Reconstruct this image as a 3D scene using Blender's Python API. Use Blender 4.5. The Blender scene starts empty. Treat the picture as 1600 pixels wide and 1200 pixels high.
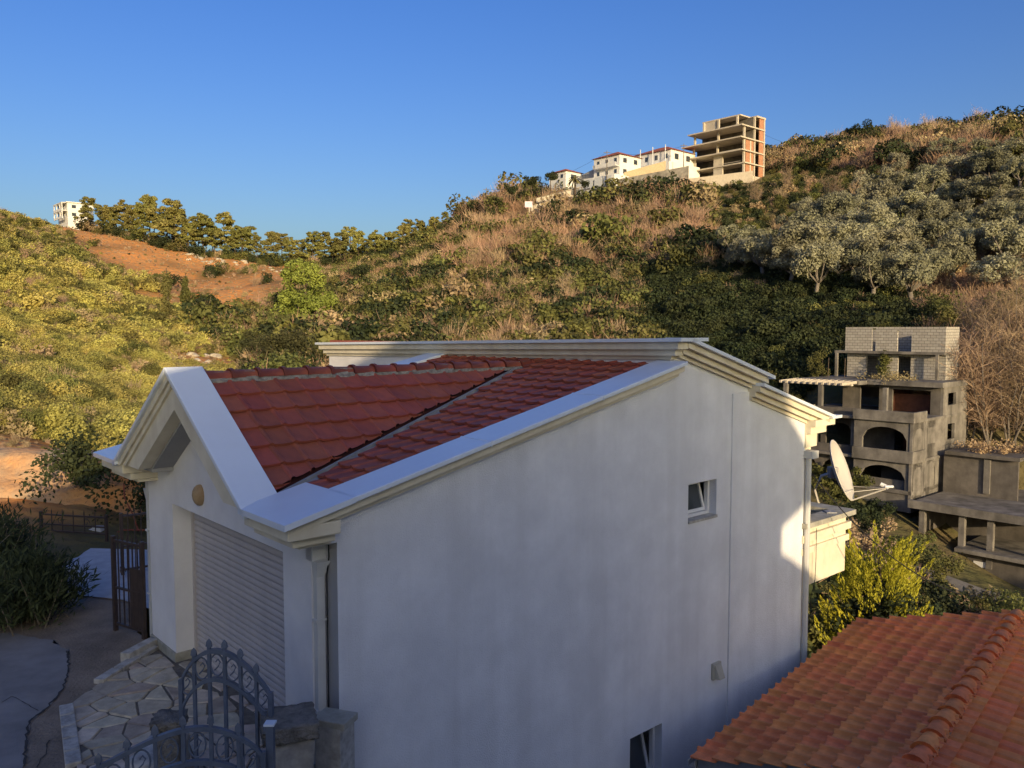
import bpy, bmesh, math, random
import numpy as np
from mathutils import Vector, Matrix
random.seed(7); rng = np.random.default_rng(11)
SC = bpy.context.scene
COL = SC.collection
R = math.radians

# ---------------------------------------------------------------- camera
FPX = 1295.0                      # focal length in pixels of a 1600 px wide frame
PITCH = math.atan(85 / 1295.0)
CAM = Vector((0, 0, 5.0))
cd = bpy.data.cameras.new('camera'); cam = bpy.data.objects.new('camera', cd); COL.objects.link(cam)
cd.sensor_width = 36; cd.lens = FPX / 1600 * 36; cd.clip_end = 4000; cd.clip_start = 0.05
cam.location = CAM; cam.rotation_euler = (math.pi / 2 - PITCH, 0, 0)
SC.camera = cam
SC.render.resolution_x = 1024; SC.render.resolution_y = 768

# ---------------------------------------------------------------- sky, sun, exposure
SUN = Vector((0.345, -0.916, 0.185)).normalized()      # towards the sun: low, behind the viewpoint and to the right
w = bpy.data.worlds.new('World'); SC.world = w; w.use_nodes = True
nt = w.node_tree; nt.nodes.clear()
sky = nt.nodes.new('ShaderNodeTexSky'); sky.sky_type = 'NISHITA'; sky.sun_disc = False
sky.sun_elevation = math.asin(SUN.z); sky.sun_rotation = math.atan2(SUN.x, SUN.y)
sky.altitude = 100; sky.air_density = 1.0; sky.dust_density = 4.0; sky.ozone_density = 2.8
bg = nt.nodes.new('ShaderNodeBackground'); bg.inputs['Strength'].default_value = 0.13
wo = nt.nodes.new('ShaderNodeOutputWorld')
hs_ = nt.nodes.new('ShaderNodeHueSaturation'); hs_.inputs['Saturation'].default_value = 1.28; hs_.inputs['Hue'].default_value = 0.523
nt.links.new(sky.outputs[0], hs_.inputs['Color']); nt.links.new(hs_.outputs[0], bg.inputs[0]); nt.links.new(bg.outputs[0], wo.inputs[0])
sl = bpy.data.lights.new('sun', 'SUN'); sl.energy = 3.2; sl.angle = R(0.53); sl.color = (1.0, 0.77, 0.47)
so = bpy.data.objects.new('sun', sl); COL.objects.link(so)
so.rotation_euler = SUN.to_track_quat('Z', 'Y').to_euler(); so.location = (30, -60, 60)
SC.view_settings.view_transform = 'Standard'; SC.view_settings.look = 'None'
SC.view_settings.exposure = 0.74; SC.view_settings.gamma = 1.0

# ---------------------------------------------------------------- helpers
FW = Vector((0, math.cos(PITCH), -math.sin(PITCH))); UPV = Vector((0, math.sin(PITCH), math.cos(PITCH)))
def at(px, py, d):                       # a point seen at photo pixel (px, py), d metres ahead
    r = Vector(((px - 800) / FPX, 0, 0)) + FW - UPV * ((py - 600) / FPX)
    return CAM + r * (d / r.y)
def pix(p):
    q = Vector(p) - CAM; d = q.dot(FW)
    return 800 + FPX * q.x / d, 600 - FPX * q.dot(UPV) / d
TH = R(48.4)
U = Vector((math.sin(TH), math.cos(TH), 0)); V = Vector((-math.cos(TH), math.sin(TH), 0))
RZ = math.atan2(U.y, U.x)
G = Vector((-5.049, 12.177, 0))          # foot of the garage's left jamb

def tag(o, label=None, cat=None, group=None, kind=None):
    if label: o['label'] = label
    if cat: o['category'] = cat
    if group: o['group'] = group
    if kind: o['kind'] = kind
    return o
def link(o, parent=None):
    COL.objects.link(o)
    if parent is not None: o.parent = parent
    return o
def empty(name, loc=(0, 0, 0), rz=0, label=None, cat=None, group=None):
    o = bpy.data.objects.new(name, None); link(o); o.location = loc; o.rotation_euler = (0, 0, rz)
    o.empty_display_size = 0.3
    return tag(o, label, cat, group)

class MB:
    """collects shapes into one mesh"""
    def __init__(s): s.v = []; s.f = []
    def add(s, vs, fs):
        n = len(s.v); s.v += [tuple(v) for v in vs]; s.f += [tuple(n + i for i in f) for f in fs]; return s
    def box(s, x0, x1, y0, y1, z0, z1):
        return s.add([(x0,y0,z0),(x1,y0,z0),(x1,y1,z0),(x0,y1,z0),(x0,y0,z1),(x1,y0,z1),(x1,y1,z1),(x0,y1,z1)],
                     [(0,3,2,1),(4,5,6,7),(0,1,5,4),(1,2,6,5),(2,3,7,6),(3,0,4,7)])
    def prism(s, poly, ax, a, b):
        """extrude a 2-D polygon along axis ax from a to b; polygon in the two other axes in order"""
        n = len(poly)
        def mk(p, t):
            q = list(p); q.insert(ax, t); return q
        vs = [mk(p, a) for p in poly] + [mk(p, b) for p in poly]
        fs = [tuple(range(n))[::-1], tuple(range(n, 2 * n))] + [(i, (i + 1) % n, n + (i + 1) % n, n + i) for i in range(n)]
        return s.add(vs, fs)
    def hexa(s, b, t):
        return s.add(list(b) + list(t), [(3,2,1,0),(4,5,6,7),(0,1,5,4),(1,2,6,5),(2,3,7,6),(3,0,4,7)])
    def tube(s, pts, r, n=8, r1=None, cap=True):
        pts = [Vector(p) for p in pts]; m = len(pts); rings = []
        ref = Vector((0, 0, 1))
        for i, p in enumerate(pts):
            t = (pts[min(i + 1, m - 1)] - pts[max(i - 1, 0)]).normalized()
            a = t.cross(ref if abs(t.z) < .95 else Vector((1, 0, 0))).normalized(); b = t.cross(a)
            rr = r if r1 is None else r + (r1 - r) * i / max(1, m - 1)
            rings.append([p + a * (rr * math.cos(2 * math.pi * k / n)) + b * (rr * math.sin(2 * math.pi * k / n)) for k in range(n)])
        vs = [v for g in rings for v in g]; fs = []
        for i in range(m - 1):
            for k in range(n):
                fs.append((i*n+k, i*n+(k+1) % n, (i+1)*n+(k+1) % n, (i+1)*n+k))
        if cap: fs += [tuple(range(n))[::-1], tuple((m-1)*n+k for k in range(n))]
        return s.add(vs, fs)
    def beam(s, a, b, wd, h, upv=(0, 0, 1)):
        a = Vector(a); b = Vector(b); t = (b - a).normalized(); u_ = Vector(upv)
        sd = t.cross(u_)
        if sd.length < 1e-4: sd = t.cross(Vector((1, 0, 0)))
        sd.normalize(); un = sd.cross(t).normalized(); sd = sd * wd / 2; un = un * h / 2
        return s.hexa([a-sd-un, a+sd-un, b+sd-un, b-sd-un], [a-sd+un, a+sd+un, b+sd+un, b-sd+un])
    def build(s, name, mat, parent=None, smooth=False, bevel=0, fix=True):
        me = bpy.data.meshes.new(name); me.from_pydata(s.v, [], s.f)
        if fix or bevel:
            bm = bmesh.new(); bm.from_mesh(me)
            bmesh.ops.recalc_face_normals(bm, faces=bm.faces)
            bm.to_mesh(me); bm.free()
        if smooth: me.shade_smooth()
        me.materials.append(mat)
        o = bpy.data.objects.new(name, me); link(o, parent)
        if bevel:
            m = o.modifiers.new('bevel', 'BEVEL'); m.width = bevel; m.segments = 2; m.limit_method = 'ANGLE'
        return o

def np_mesh(name, verts, quads=None, tris=None, mat=None, smooth=False):
    me = bpy.data.meshes.new(name)
    verts = np.asarray(verts, dtype=np.float32).reshape(-1, 3)
    faces = quads if quads is not None else tris
    k = 4 if quads is not None else 3
    faces = np.asarray(faces, dtype=np.int32).reshape(-1, k)
    me.vertices.add(len(verts)); me.vertices.foreach_set('co', verts.ravel())
    me.loops.add(faces.size); me.loops.foreach_set('vertex_index', faces.ravel())
    me.polygons.add(len(faces)); me.polygons.foreach_set('loop_start', np.arange(0, faces.size, k, dtype=np.int32))
    me.polygons.foreach_set('loop_total', np.full(len(faces), k, dtype=np.int32))
    if smooth: me.polygons.foreach_set('use_smooth', np.ones(len(faces), dtype=bool))
    me.update(calc_edges=True)
    if mat: me.materials.append(mat)
    return me

# ---------------------------------------------------------------- materials
MATS = {}
def M(name, col, col2=None, rough=.8, scale=4.0, amount=1.0, bump=0.0, bscale=30.0, rand=0.0, spec=.3, metal=0.0,
      streak=None, detail=6, coord='Object', trans=0.0, dark=None, bdist=.02, randhue=0.0):
    """procedural material: two colours mixed by noise, optional vertical streaks, per-object variation and bump"""
    if name in MATS: return MATS[name]
    m = bpy.data.materials.new(name); m.use_nodes = True; t = m.node_tree; N = t.nodes; L = t.links
    b = N['Principled BSDF']; b.inputs['Roughness'].default_value = rough; b.inputs['Metallic'].default_value = metal
    b.inputs['Specular IOR Level'].default_value = spec
    col2 = col2 or tuple(c * .72 for c in col)
    tc = N.new('ShaderNodeTexCoord'); co = N.new('ShaderNodeNewGeometry').outputs['Position'] if coord == 'World' else tc.outputs[coord]
    nz = N.new('ShaderNodeTexNoise'); nz.inputs['Scale'].default_value = scale; nz.inputs['Detail'].default_value = detail
    nz.inputs['Roughness'].default_value = .62
    L.new(co, nz.inputs['Vector'])
    rp = N.new('ShaderNodeMapRange'); rp.inputs['From Min'].default_value = .36; rp.inputs['From Max'].default_value = .64
    rp.inputs['To Max'].default_value = amount
    L.new(nz.outputs['Fac'], rp.inputs['Value'])
    mx = N.new('ShaderNodeMix'); mx.data_type = 'RGBA'
    mx.inputs['A'].default_value = (*col, 1); mx.inputs['B'].default_value = (*col2, 1)
    L.new(rp.outputs['Result'], mx.inputs['Factor']); out = mx.outputs['Result']
    if streak:                                  # rain streaks: noise stretched along z
        mp = N.new('ShaderNodeMapping'); mp.inputs['Scale'].default_value = (streak[1], streak[1], streak[1] * .06)
        L.new(tc.outputs['Object'], mp.inputs['Vector'])
        n2 = N.new('ShaderNodeTexNoise'); n2.inputs['Scale'].default_value = 1; n2.inputs['Detail'].default_value = 5
        L.new(mp.outputs['Vector'], n2.inputs['Vector'])
        r2 = N.new('ShaderNodeMapRange'); r2.inputs['From Min'].default_value = .45; r2.inputs['From Max'].default_value = .75
        r2.inputs['To Max'].default_value = streak[2]
        L.new(n2.outputs['Fac'], r2.inputs['Value'])
        m2 = N.new('ShaderNodeMix'); m2.data_type = 'RGBA'; m2.inputs['B'].default_value = (*streak[0], 1)
        L.new(r2.outputs['Result'], m2.inputs['Factor']); L.new(out, m2.inputs['A']); out = m2.outputs['Result']
    if rand or randhue:
        oi = N.new('ShaderNodeObjectInfo'); hs = N.new('ShaderNodeHueSaturation')
        r3 = N.new('ShaderNodeMapRange'); r3.inputs['To Min'].default_value = 1 - rand; r3.inputs['To Max'].default_value = 1 + rand
        L.new(oi.outputs['Random'], r3.inputs['Value']); L.new(r3.outputs['Result'], hs.inputs['Value'])
        if randhue:
            wn = N.new('ShaderNodeTexWhiteNoise'); wn.noise_dimensions = '1D'; L.new(oi.outputs['Random'], wn.inputs['W'])
            r4 = N.new('ShaderNodeMapRange'); r4.inputs['To Min'].default_value = .5 - randhue; r4.inputs['To Max'].default_value = .5 + randhue
            L.new(wn.outputs['Value'], r4.inputs['Value']); L.new(r4.outputs['Result'], hs.inputs['Hue'])
        L.new(out, hs.inputs['Color']); out = hs.outputs['Color']
    L.new(out, b.inputs['Base Color'])
    if bump:
        n3 = N.new('ShaderNodeTexNoise'); n3.inputs['Scale'].default_value = bscale; n3.inputs['Detail'].default_value = 4
        L.new(co, n3.inputs['Vector'])
        bp = N.new('ShaderNodeBump'); bp.inputs['Strength'].default_value = bump; bp.inputs['Distance'].default_value = bdist
        L.new(n3.outputs['Fac'], bp.inputs['Height']); L.new(bp.outputs['Normal'], b.inputs['Normal'])
    if trans:                                   # leaves let some light through
        tr = N.new('ShaderNodeBsdfTranslucent'); L.new(out, tr.inputs['Color'])
        ms = N.new('ShaderNodeMixShader'); ms.inputs[0].default_value = trans
        L.new(b.outputs[0], ms.inputs[1]); L.new(tr.outputs[0], ms.inputs[2]); L.new(ms.outputs[0], N['Material Output'].inputs[0])
    MATS[name] = m
    return m

stucco = M('stucco', (.79,.80,.83), (.68,.69,.72), rough=.92, scale=1.3, bump=.8, bscale=55, streak=((.56,.56,.57), 2.6, .45), bdist=.012)
stucco2 = M('stucco_front', (.80,.785,.78), (.70,.685,.68), rough=.92, scale=1.2, bump=.5, bscale=60, bdist=.01)
cream = M('cream_trim', (.76,.70,.55), (.66,.60,.46), rough=.7, scale=3, streak=((.52,.44,.30), 3.0, .45), bump=.12, bscale=20)
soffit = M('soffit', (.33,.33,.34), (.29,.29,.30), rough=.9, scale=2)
sheet = M('sheet_metal', (.70,.76,.83), (.66,.71,.78), rough=.3, scale=1.5, spec=.5, amount=.8)
tile_red = M('tile_maroon', (.34,.090,.050), (.265,.070,.042), rough=.62, scale=6, rand=.12, spec=.4, bump=.15, bscale=60, randhue=.006)
deck_red = M('roof_deck', (.06,.02,.018), rough=.9)
mortar = M('mortar', (.30,.28,.25), (.16,.14,.12), rough=.95, scale=14, bump=.8, bscale=40)
tile_org = M('tile_terracotta', (.84,.30,.115), (.62,.215,.085), rough=.8, scale=5, rand=.14, bump=.2, bscale=50, randhue=.010, spec=.2)
lead = M('flashing', (.30,.30,.30), (.22,.22,.23), rough=.5, scale=6, spec=.5)
gutter_m = M('gutter_metal', (.42,.42,.41), (.34,.34,.34), rough=.5, scale=4, spec=.5)
pipe_m = M('downpipe', (.60,.60,.57), (.52,.52,.50), rough=.5, scale=3, spec=.4)
roller = M('roller_slat', (.52,.48,.465), (.46,.425,.415), rough=.55, scale=3, rand=.04)
plinth = M('plinth_stone', (.42,.40,.34), (.28,.27,.22), rough=.9, scale=5, bump=.4, bscale=25)
flag = M('flagstone', (.60,.51,.39), (.40,.34,.265), rough=.85, scale=5, rand=.24, bump=.5, bscale=18, bdist=.02, randhue=.02)
joint = M('joint_mortar', (.20,.18,.15), (.13,.115,.095), rough=.95, scale=8, bump=.5, bscale=40)
limestone = M('white_stone', (.52,.50,.46), (.30,.285,.26), rough=.85, scale=7, bump=.5, bscale=20)
roughstone = M('rough_stone', (.27,.245,.21), (.15,.135,.115), rough=.95, scale=10, bump=1.0, bscale=45, bdist=.03)
render_old = M('old_render', (.46,.42,.36), (.26,.24,.21), rough=.95, scale=4, bump=.5, bscale=20)
asphalt = M('asphalt', (.30,.28,.265), (.20,.187,.178), rough=.9, scale=1.1, bump=.9, bscale=120, bdist=.006)
dirt = M('verge_dirt', (.29,.23,.17), (.18,.14,.105), rough=.95, scale=1.6, bump=.8, bscale=22, bdist=.03)
crack = M('crack', (.07,.065,.06), rough=1)
iron_blue = M('iron_blue_grey', (.13,.155,.205), (.095,.115,.155), rough=.42, scale=9, spec=.5)
iron_brown = M('iron_brown', (.060,.042,.036), (.040,.028,.025), rough=.5, scale=8, spec=.5)
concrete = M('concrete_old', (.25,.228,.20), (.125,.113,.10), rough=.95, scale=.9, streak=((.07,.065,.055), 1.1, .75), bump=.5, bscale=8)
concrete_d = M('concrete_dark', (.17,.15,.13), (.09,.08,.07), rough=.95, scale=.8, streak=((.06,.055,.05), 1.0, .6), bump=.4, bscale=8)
concrete_n = M('concrete_new', (.56,.49,.385), (.46,.40,.32), rough=.9, scale=.5, bump=.2, bscale=3)
interior = M('interior_shade', (.10,.09,.085), rough=.95)
white_w = M('white_wall', (.74,.72,.68), (.66,.64,.60), rough=.9, scale=.5)
redroof = M('far_red_roof', (.40,.12,.06), (.30,.09,.05), rough=.85, scale=1.5)
glass_d = M('window_glass', (.05,.06,.07), (.04,.045,.055), rough=.12, spec=.8, scale=1)
frame_w = M('window_frame', (.72,.72,.72), (.66,.66,.66), rough=.4)
hollow = M('hollow_brick', (.44,.215,.125), (.34,.16,.09), rough=.9, scale=2.5)
wood = M('weathered_wood', (.20,.155,.11), (.13,.10,.07), rough=.9, scale=3)
dishm = M('dish_paint', (.60,.56,.49), (.54,.50,.44), rough=.45, scale=2, spec=.4)
plastic = M('plastic_beige', (.44,.42,.34), (.40,.38,.31), rough=.5)
boxm = M('meter_box', (.62,.63,.63), (.55,.56,.56), rough=.5)
cable_r = M('red_conduit', (.20,.055,.035), rough=.6)
cable_b = M('cable_black', (.02,.02,.022), rough=.6)
rock_m = M('limestone_rock', (.48,.43,.35), (.32,.27,.20), rough=.95, scale=2, bump=.6, bscale=6, rand=.15)
bark = M('bark', (.115,.085,.062), (.065,.048,.036), rough=.95, scale=3)
bark_g = M('bark_grey', (.21,.18,.15), (.13,.11,.09), rough=.95, scale=3)
twig = M('twig', (.40,.285,.185), (.27,.19,.125), rough=.95, scale=.16, coord='World', rand=.28, randhue=.018)
twig_r = M('twig_reddish', (.42,.265,.175), (.29,.175,.115), rough=.95, scale=.16, coord='World', rand=.25, randhue=.012)
def leaf(name, c1, c2, rand=.25, hue=.02, tr=.25): return M(name, c1, c2, rough=.75, scale=.16, rand=rand, randhue=hue, trans=tr, spec=.15, detail=4, coord='World')
lf_yel = leaf('leaf_yellow_green', (.49,.425,.12), (.33,.305,.095), .28, .012)
lf_grn = leaf('leaf_green', (.185,.175,.055), (.115,.12,.04), .30, .025)
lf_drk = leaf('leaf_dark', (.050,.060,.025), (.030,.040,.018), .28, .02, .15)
lf_olv = leaf('leaf_olive', (.35,.335,.22), (.22,.215,.14), .30, .014)
lf_pin = leaf('leaf_pine', (.27,.245,.075), (.165,.16,.05), .20, .015, .15)
lf_lpn = leaf('leaf_light_pine', (.30,.33,.07), (.20,.235,.05), .1, .01, .25)
lf_gld = leaf('leaf_golden', (.56,.49,.045), (.30,.31,.04), .1, .008, .3)
lf_dry = leaf('leaf_dry', (.44,.335,.185), (.32,.24,.135), .28, .015)
lf_ole = leaf('leaf_oleander', (.075,.09,.042), (.045,.058,.028), .2, .01, .2)
# ================================================================ the setting: terrain
CP = []                                               # control points (x, y, z) of the land
for px, py, d in [
    (0,715,25),(130,738,25),(230,745,27),(0,640,42),(150,650,45),(0,570,62),(0,500,92),(0,430,135),(0,372,190),(0,338,240),(80,352,260),
    (150,590,62),(150,500,100),(150,430,155),(130,358,258),(230,560,75),(250,490,120),(300,530,110),(330,590,85),(400,600,85),
    (200,372,258),(300,398,262),(420,412,268),(520,416,265),(260,440,205),(380,450,190),(330,480,160),(430,450,180),(540,440,190),(420,425,230),
    (600,398,262),(680,376,235),(745,338,222),(620,450,165),(700,420,172),
    (475,525,135),(600,530,120),(700,530,112),(850,530,102),(980,530,92),(560,480,150),(700,480,135),
    (780,386,190),(850,333,208),(900,309,212),(985,295,210),(1070,293,206),(1180,282,206),
    (850,430,148),(950,430,140),(950,370,172),(1050,350,168),(1080,430,122),(1150,380,140),
    (1210,265,215),(1280,240,222),(1400,222,222),(1500,213,218),(1600,212,208),(1700,205,200),
    (1250,330,160),(1400,290,165),(1550,260,165),(1300,400,118),(1450,380,116),(1600,350,118),(1300,470,98),(1450,470,94),(1600,450,92),
    (1100,500,98),(1200,500,94),(1200,560,80),(1330,540,80),(1500,560,74),(1600,560,72),(1700,520,75)]:
    p = at(px, py, d); CP.append((p.x, p.y, p.z))
CP += [  # near ground: street level, the drop beside the houses, valley road, beyond the ridges and off frame
    (-6,10,-.12),(-9,13,-.12),(-3,6,-.15),(-14,15,-.1),(-10,18,-.15),(0,4,-.3),(-8,4,-.1),(-20,8,.0),(-16,20,.4),(-24,16,.6),(0,-6,-.3),(-12,-6,0),
    (-5,20,-1.6),(0,20,-4.5),(4,22,-6.5),(6,16,-5.5),(10,13,-5.0),(8,8,-4.0),(14,20,-7),(13,30,-8.4),(2,35,-8),(-6,35,-4.5),(-10,30,-1.5),
    (20,26,-9.0),(27,36,-10.2),(20.8,50,-9.0),(24.6,46,-9.7),(28,44,-10.3),(36,38,-11.4),(29,53,-9.4),(14,55,-9),(5,60,-7.5),(-10,65,-3.5),
    (24,66,-4.5),(34,68,-1.5),(40,62,-3.5),(45,56,-10.8),(34,50,-11.6),(41,54,-11.6),(34,56,-10.5),(29,72,0.2),(22,72,-3.2),(44,72,3.0),
    (16,2,-5),(22,-4,-5),(14,-10,-3),(30,10,-9),(45,25,-10),
    (60,20,-4),(62,2,2),(72,-14,6),(80,-40,10),(100,10,17),(90,50,17),(120,120,48),(70,75,13),(50,-30,3),(110,-30,16),
    (-40,30,6),(-60,60,14),(-90,120,32),(-50,-10,8),(-120,40,36),(-190,260,44),
    (-190,330,30),(-60,340,16),(20,330,25),(90,300,45),(190,290,52),(190,200,62),(170,120,60),
    (-30,-40,2),(10,-40,-4),(-80,-60,10),(40,-70,-4)]
CP = np.array(CP, dtype=float)
def tps_fit(P, lam):
    n = len(P); X = P[:, :2] / 100
    D = np.sqrt(((X[:, None] - X[None]) ** 2).sum(-1)) + 1e-9
    K = D ** 2 * np.log(D) + lam * np.eye(n)
    A = np.zeros((n + 3, n + 3)); A[:n, :n] = K; A[:n, n] = 1; A[:n, n+1:] = X; A[n, :n] = 1; A[n+1:, :n] = X.T
    return X, np.linalg.solve(A, np.r_[P[:, 2], 0, 0, 0])
TX, TW = tps_fit(CP, .0006)
def vnoise(x, y, s, seed):                            # smooth value noise, vectorised
    x = x / s; y = y / s; xi = np.floor(x).astype(int); yi = np.floor(y).astype(int); fx = x - xi; fy = y - yi
    def h(a, b):
        n = (a * 374761393 + b * 668265263 + seed * 974711) & 0x7fffffff
        n = ((n ^ (n >> 13)) * 1274126177) & 0x7fffffff
        return (n ^ (n >> 16)) / 0x7fffffff % 1.0
    fx = fx * fx * (3 - 2 * fx); fy = fy * fy * (3 - 2 * fy)
    return (h(xi, yi) * (1-fx) + h(xi+1, yi) * fx) * (1-fy) + (h(xi, yi+1) * (1-fx) + h(xi+1, yi+1) * fx) * fy - .5
def hz(x, y):
    x = np.atleast_1d(np.asarray(x, float)); y = np.atleast_1d(np.asarray(y, float)); out = np.empty(x.shape)
    cx = np.clip(x, -260, 260); cy = np.clip(y, -110, 345)
    for i in range(0, len(x), 20000):
        X = np.stack([cx[i:i+20000], cy[i:i+20000]], -1) / 100
        D = np.sqrt(((X[:, None] - TX[None]) ** 2).sum(-1)) + 1e-9
        out[i:i+20000] = (D ** 2 * np.log(D)) @ TW[:-3] + TW[-3] + X @ TW[-2:]
    r = np.hypot(x, y); k = np.clip((r - 35) / 80, 0, 1)
    out += k * (vnoise(x, y, 17, 3) * 2.2 + vnoise(x, y, 7, 5) * .9) + np.clip((r - 18) / 30, 0, 1) * vnoise(x, y, 3.1, 9) * .35
    away = np.hypot(x - cx, y - cy)                   # outside the mapped land it levels out towards the horizon
    return out * np.exp(-away / 250) - 8 * (1 - np.exp(-away / 250))
def hz1(x, y): return float(hz([x], [y])[0])

# cleared orange earth: blobs in plan (centre pixel + distance, radius)
EARTH = []
for px, py, d, r in [(160,362,256,12),(210,378,254,14),(260,392,252,14),(310,404,250,14),(370,414,250,15),(430,424,248,15),(490,424,252,12),(540,428,245,11),(460,436,215,9),
                     (200,395,225,8),(240,410,215,8),(310,438,200,10),(370,462,180,9),(330,470,172,9),(345,490,158,6),(185,452,165,4),(235,468,150,4),
                     (700,365,215,6),(640,395,225,8),(305,560,95,5),(330,565,92,5)]:
    p = at(px, py, d); EARTH.append((p.x, p.y, r))
EARTH += [(-15, 25, 3.5), (-13.5, 25, 2.5), (-18, 26, 3)]
EARTH = np.array(EARTH) * np.array([1, 1, 1.38])
def earth(x, y):
    d = np.min(np.hypot(np.asarray(x)[:, None] - EARTH[None, :, 0], (np.asarray(y)[:, None] - EARTH[None, :, 1]) * .8) / EARTH[None, :, 2], axis=1)
    return np.clip(1.45 - d + vnoise(np.asarray(x), np.asarray(y), 5, 21) * .7, 0, 1)

rr = [.02, 2.5]
while rr[-1] < 330: rr.append(rr[-1] * 1.0235 + .03)
while rr[-1] < 2600: rr.append(rr[-1] * 1.2)
rr = np.array(rr)
aa = np.concatenate([np.linspace(-52, 52, 330), np.linspace(52, 308, 90)[1:-1]]); NA = len(aa)
AA, RR = np.meshgrid(np.radians(aa), rr)
GX = (RR * np.sin(AA)).ravel(); GY = (RR * np.cos(AA)).ravel(); GZ = hz(GX, GY)
nr = len(rr); ii, jj = np.meshgrid(np.arange(nr - 1), np.arange(NA), indexing='ij'); j2 = (jj + 1) % NA
quads = np.stack([ii * NA + jj, ii * NA + j2, (ii + 1) * NA + j2, (ii + 1) * NA + jj], -1).reshape(-1, 4)[:, ::-1]
# centre cap
vv = np.stack([GX, GY, GZ], -1)

gm = bpy.data.materials.new('ground'); gm.use_nodes = True; t = gm.node_tree; N = t.nodes; L = t.links
b = N['Principled BSDF']; b.inputs['Roughness'].default_value = .95; b.inputs['Specular IOR Level'].default_value = .1
tc = N.new('ShaderNodeTexCoord')
def ramp(scale, c1, c2, lo=.38, hi=.62, det=6):
    n = N.new('ShaderNodeTexNoise'); n.inputs['Scale'].default_value = scale; n.inputs['Detail'].default_value = det
    L.new(tc.outputs['Object'], n.inputs['Vector'])
    r = N.new('ShaderNodeMapRange'); r.inputs['From Min'].default_value = lo; r.inputs['From Max'].default_value = hi
    L.new(n.outputs['Fac'], r.inputs['Value'])
    m = N.new('ShaderNodeMix'); m.data_type = 'RGBA'; m.inputs['A'].default_value = (*c1, 1); m.inputs['B'].default_value = (*c2, 1)
    L.new(r.outputs['Result'], m.inputs['Factor']); return m
g1 = ramp(.22, (.15,.115,.06), (.105,.10,.04)); g2 = ramp(.9, (.70,.29,.085), (.48,.27,.12), .40, .60, 12)
atn = N.new('ShaderNodeAttribute'); atn.attribute_name = 'soil'
mx = N.new('ShaderNodeMix'); mx.data_type = 'RGBA'; L.new(atn.outputs['Fac'], mx.inputs['Factor'])
L.new(g1.outputs['Result'], mx.inputs['A']); L.new(g2.outputs['Result'], mx.inputs['B'])
L.new(mx.outputs['Result'], b.inputs['Base Color'])
n3 = N.new('ShaderNodeTexNoise'); n3.inputs['Scale'].default_value = .8; n3.inputs['Detail'].default_value = 12; L.new(tc.outputs['Object'], n3.inputs['Vector'])
bp = N.new('ShaderNodeBump'); bp.inputs['Strength'].default_value = .9; bp.inputs['Distance'].default_value = .6
L.new(n3.outputs['Fac'], bp.inputs['Height']); L.new(bp.outputs['Normal'], b.inputs['Normal'])
me = np_mesh('terrain', vv, quads=quads, mat=gm, smooth=True)
a = me.attributes.new('soil', 'FLOAT', 'POINT'); a.data.foreach_set('value', earth(GX, GY).astype(np.float32))
terrain = bpy.data.objects.new('terrain', me); link(terrain); tag(terrain, kind='structure')

# ---------------------------------------------------------------- street level sheets
def sheet_poly(name, pts, z, mat, kind='structure'):
    bm = bmesh.new(); f = bm.faces.new([bm.verts.new((x, y, z)) for x, y in pts])
    if f.normal.z < 0: f.normal_flip()
    bmesh.ops.triangulate(bm, faces=bm.faces)
    me = bpy.data.meshes.new(name); bm.to_mesh(me); bm.free(); me.materials.append(mat)
    o = bpy.data.objects.new(name, me); link(o); o['kind'] = kind; return o
def gpt(px, py, z=0.0):
    r = Vector(((px - 800) / FPX, 0, 0)) + FW - UPV * ((py - 600) / FPX)
    return CAM + r * ((z - CAM.z) / r.z)
def rough_line(pts, step, amp, seed):
    rs = random.Random(seed); out = []
    for (x0, y0), (x1, y1) in zip(pts[:-1], pts[1:]):
        n = max(1, int(math.hypot(x1 - x0, y1 - y0) / step))
        for i in range(n):
            k = i / n; out.append((x0 + (x1 - x0) * k + rs.uniform(-amp, amp), y0 + (y1 - y0) * k + rs.uniform(-amp, amp)))
    out.append(pts[-1]); return out
verge_ground = sheet_poly('dirt_verge', [(-2.0, 2.4), (-2.0, 9.0), (-4.2, 11.5), (-5.3, 12.6), (-6.2, 13.4), (-7.2, 16.5), (-11, 17.2), (-30, 15), (-30, 2.4)], .004, dirt)
edge_px = [(215,1200),(205,1150),(110,1155),(95,1120),(125,1085),(185,1062),(200,1040),(215,1020),(180,1000),(118,1000),(60,992),(-40,985),(-200,975)]
edge = [(gpt(px, py).x, gpt(px, py).y) for px, py in [(38,1200),(42,1150),(48,1128),(75,1105),(100,1075),(108,1045),(104,1018),(80,1002),(30,992),(-60,985),(-260,975)]]
road_pts = rough_line(edge, .12, .03, 3) + [(-30, 13.5), (-30, 2.6), (-5.2, 2.6)]
road = sheet_poly('road', road_pts, .012, asphalt)
# the broken edge and cracks of the asphalt
def crack_line(px_pts, name='asphalt_crack', wd=.03, seed=1):
    wd = wd * .55
    pts = rough_line([(gpt(*p).x, gpt(*p).y) for p in px_pts], .08, .02, seed); mb = MB(); rs = random.Random(seed)
    for (x0, y0), (x1, y1) in zip(pts[:-1], pts[1:]):
        d = Vector((x1 - x0, y1 - y0, 0)).normalized(); s = Vector((-d.y, d.x, 0)) * wd * rs.uniform(.4, 1)
        mb.add([(x0 - s.x, y0 - s.y, .0165), (x1 - s.x, y1 - s.y, .0165), (x1 + s.x, y1 + s.y, .0165), (x0 + s.x, y0 + s.y, .0165)], [(0, 1, 2, 3)])
    return mb.build(name, crack, road)
crack_line([(38,1200),(42,1150),(48,1128),(75,1105),(100,1075),(108,1045),(104,1018)], wd=.035)
crack_line([(60,1200),(72,1175),(78,1158)], wd=.02, seed=4)
crack_line([(0,1100),(20,1090),(60,1112)], wd=.012, seed=6)
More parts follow.
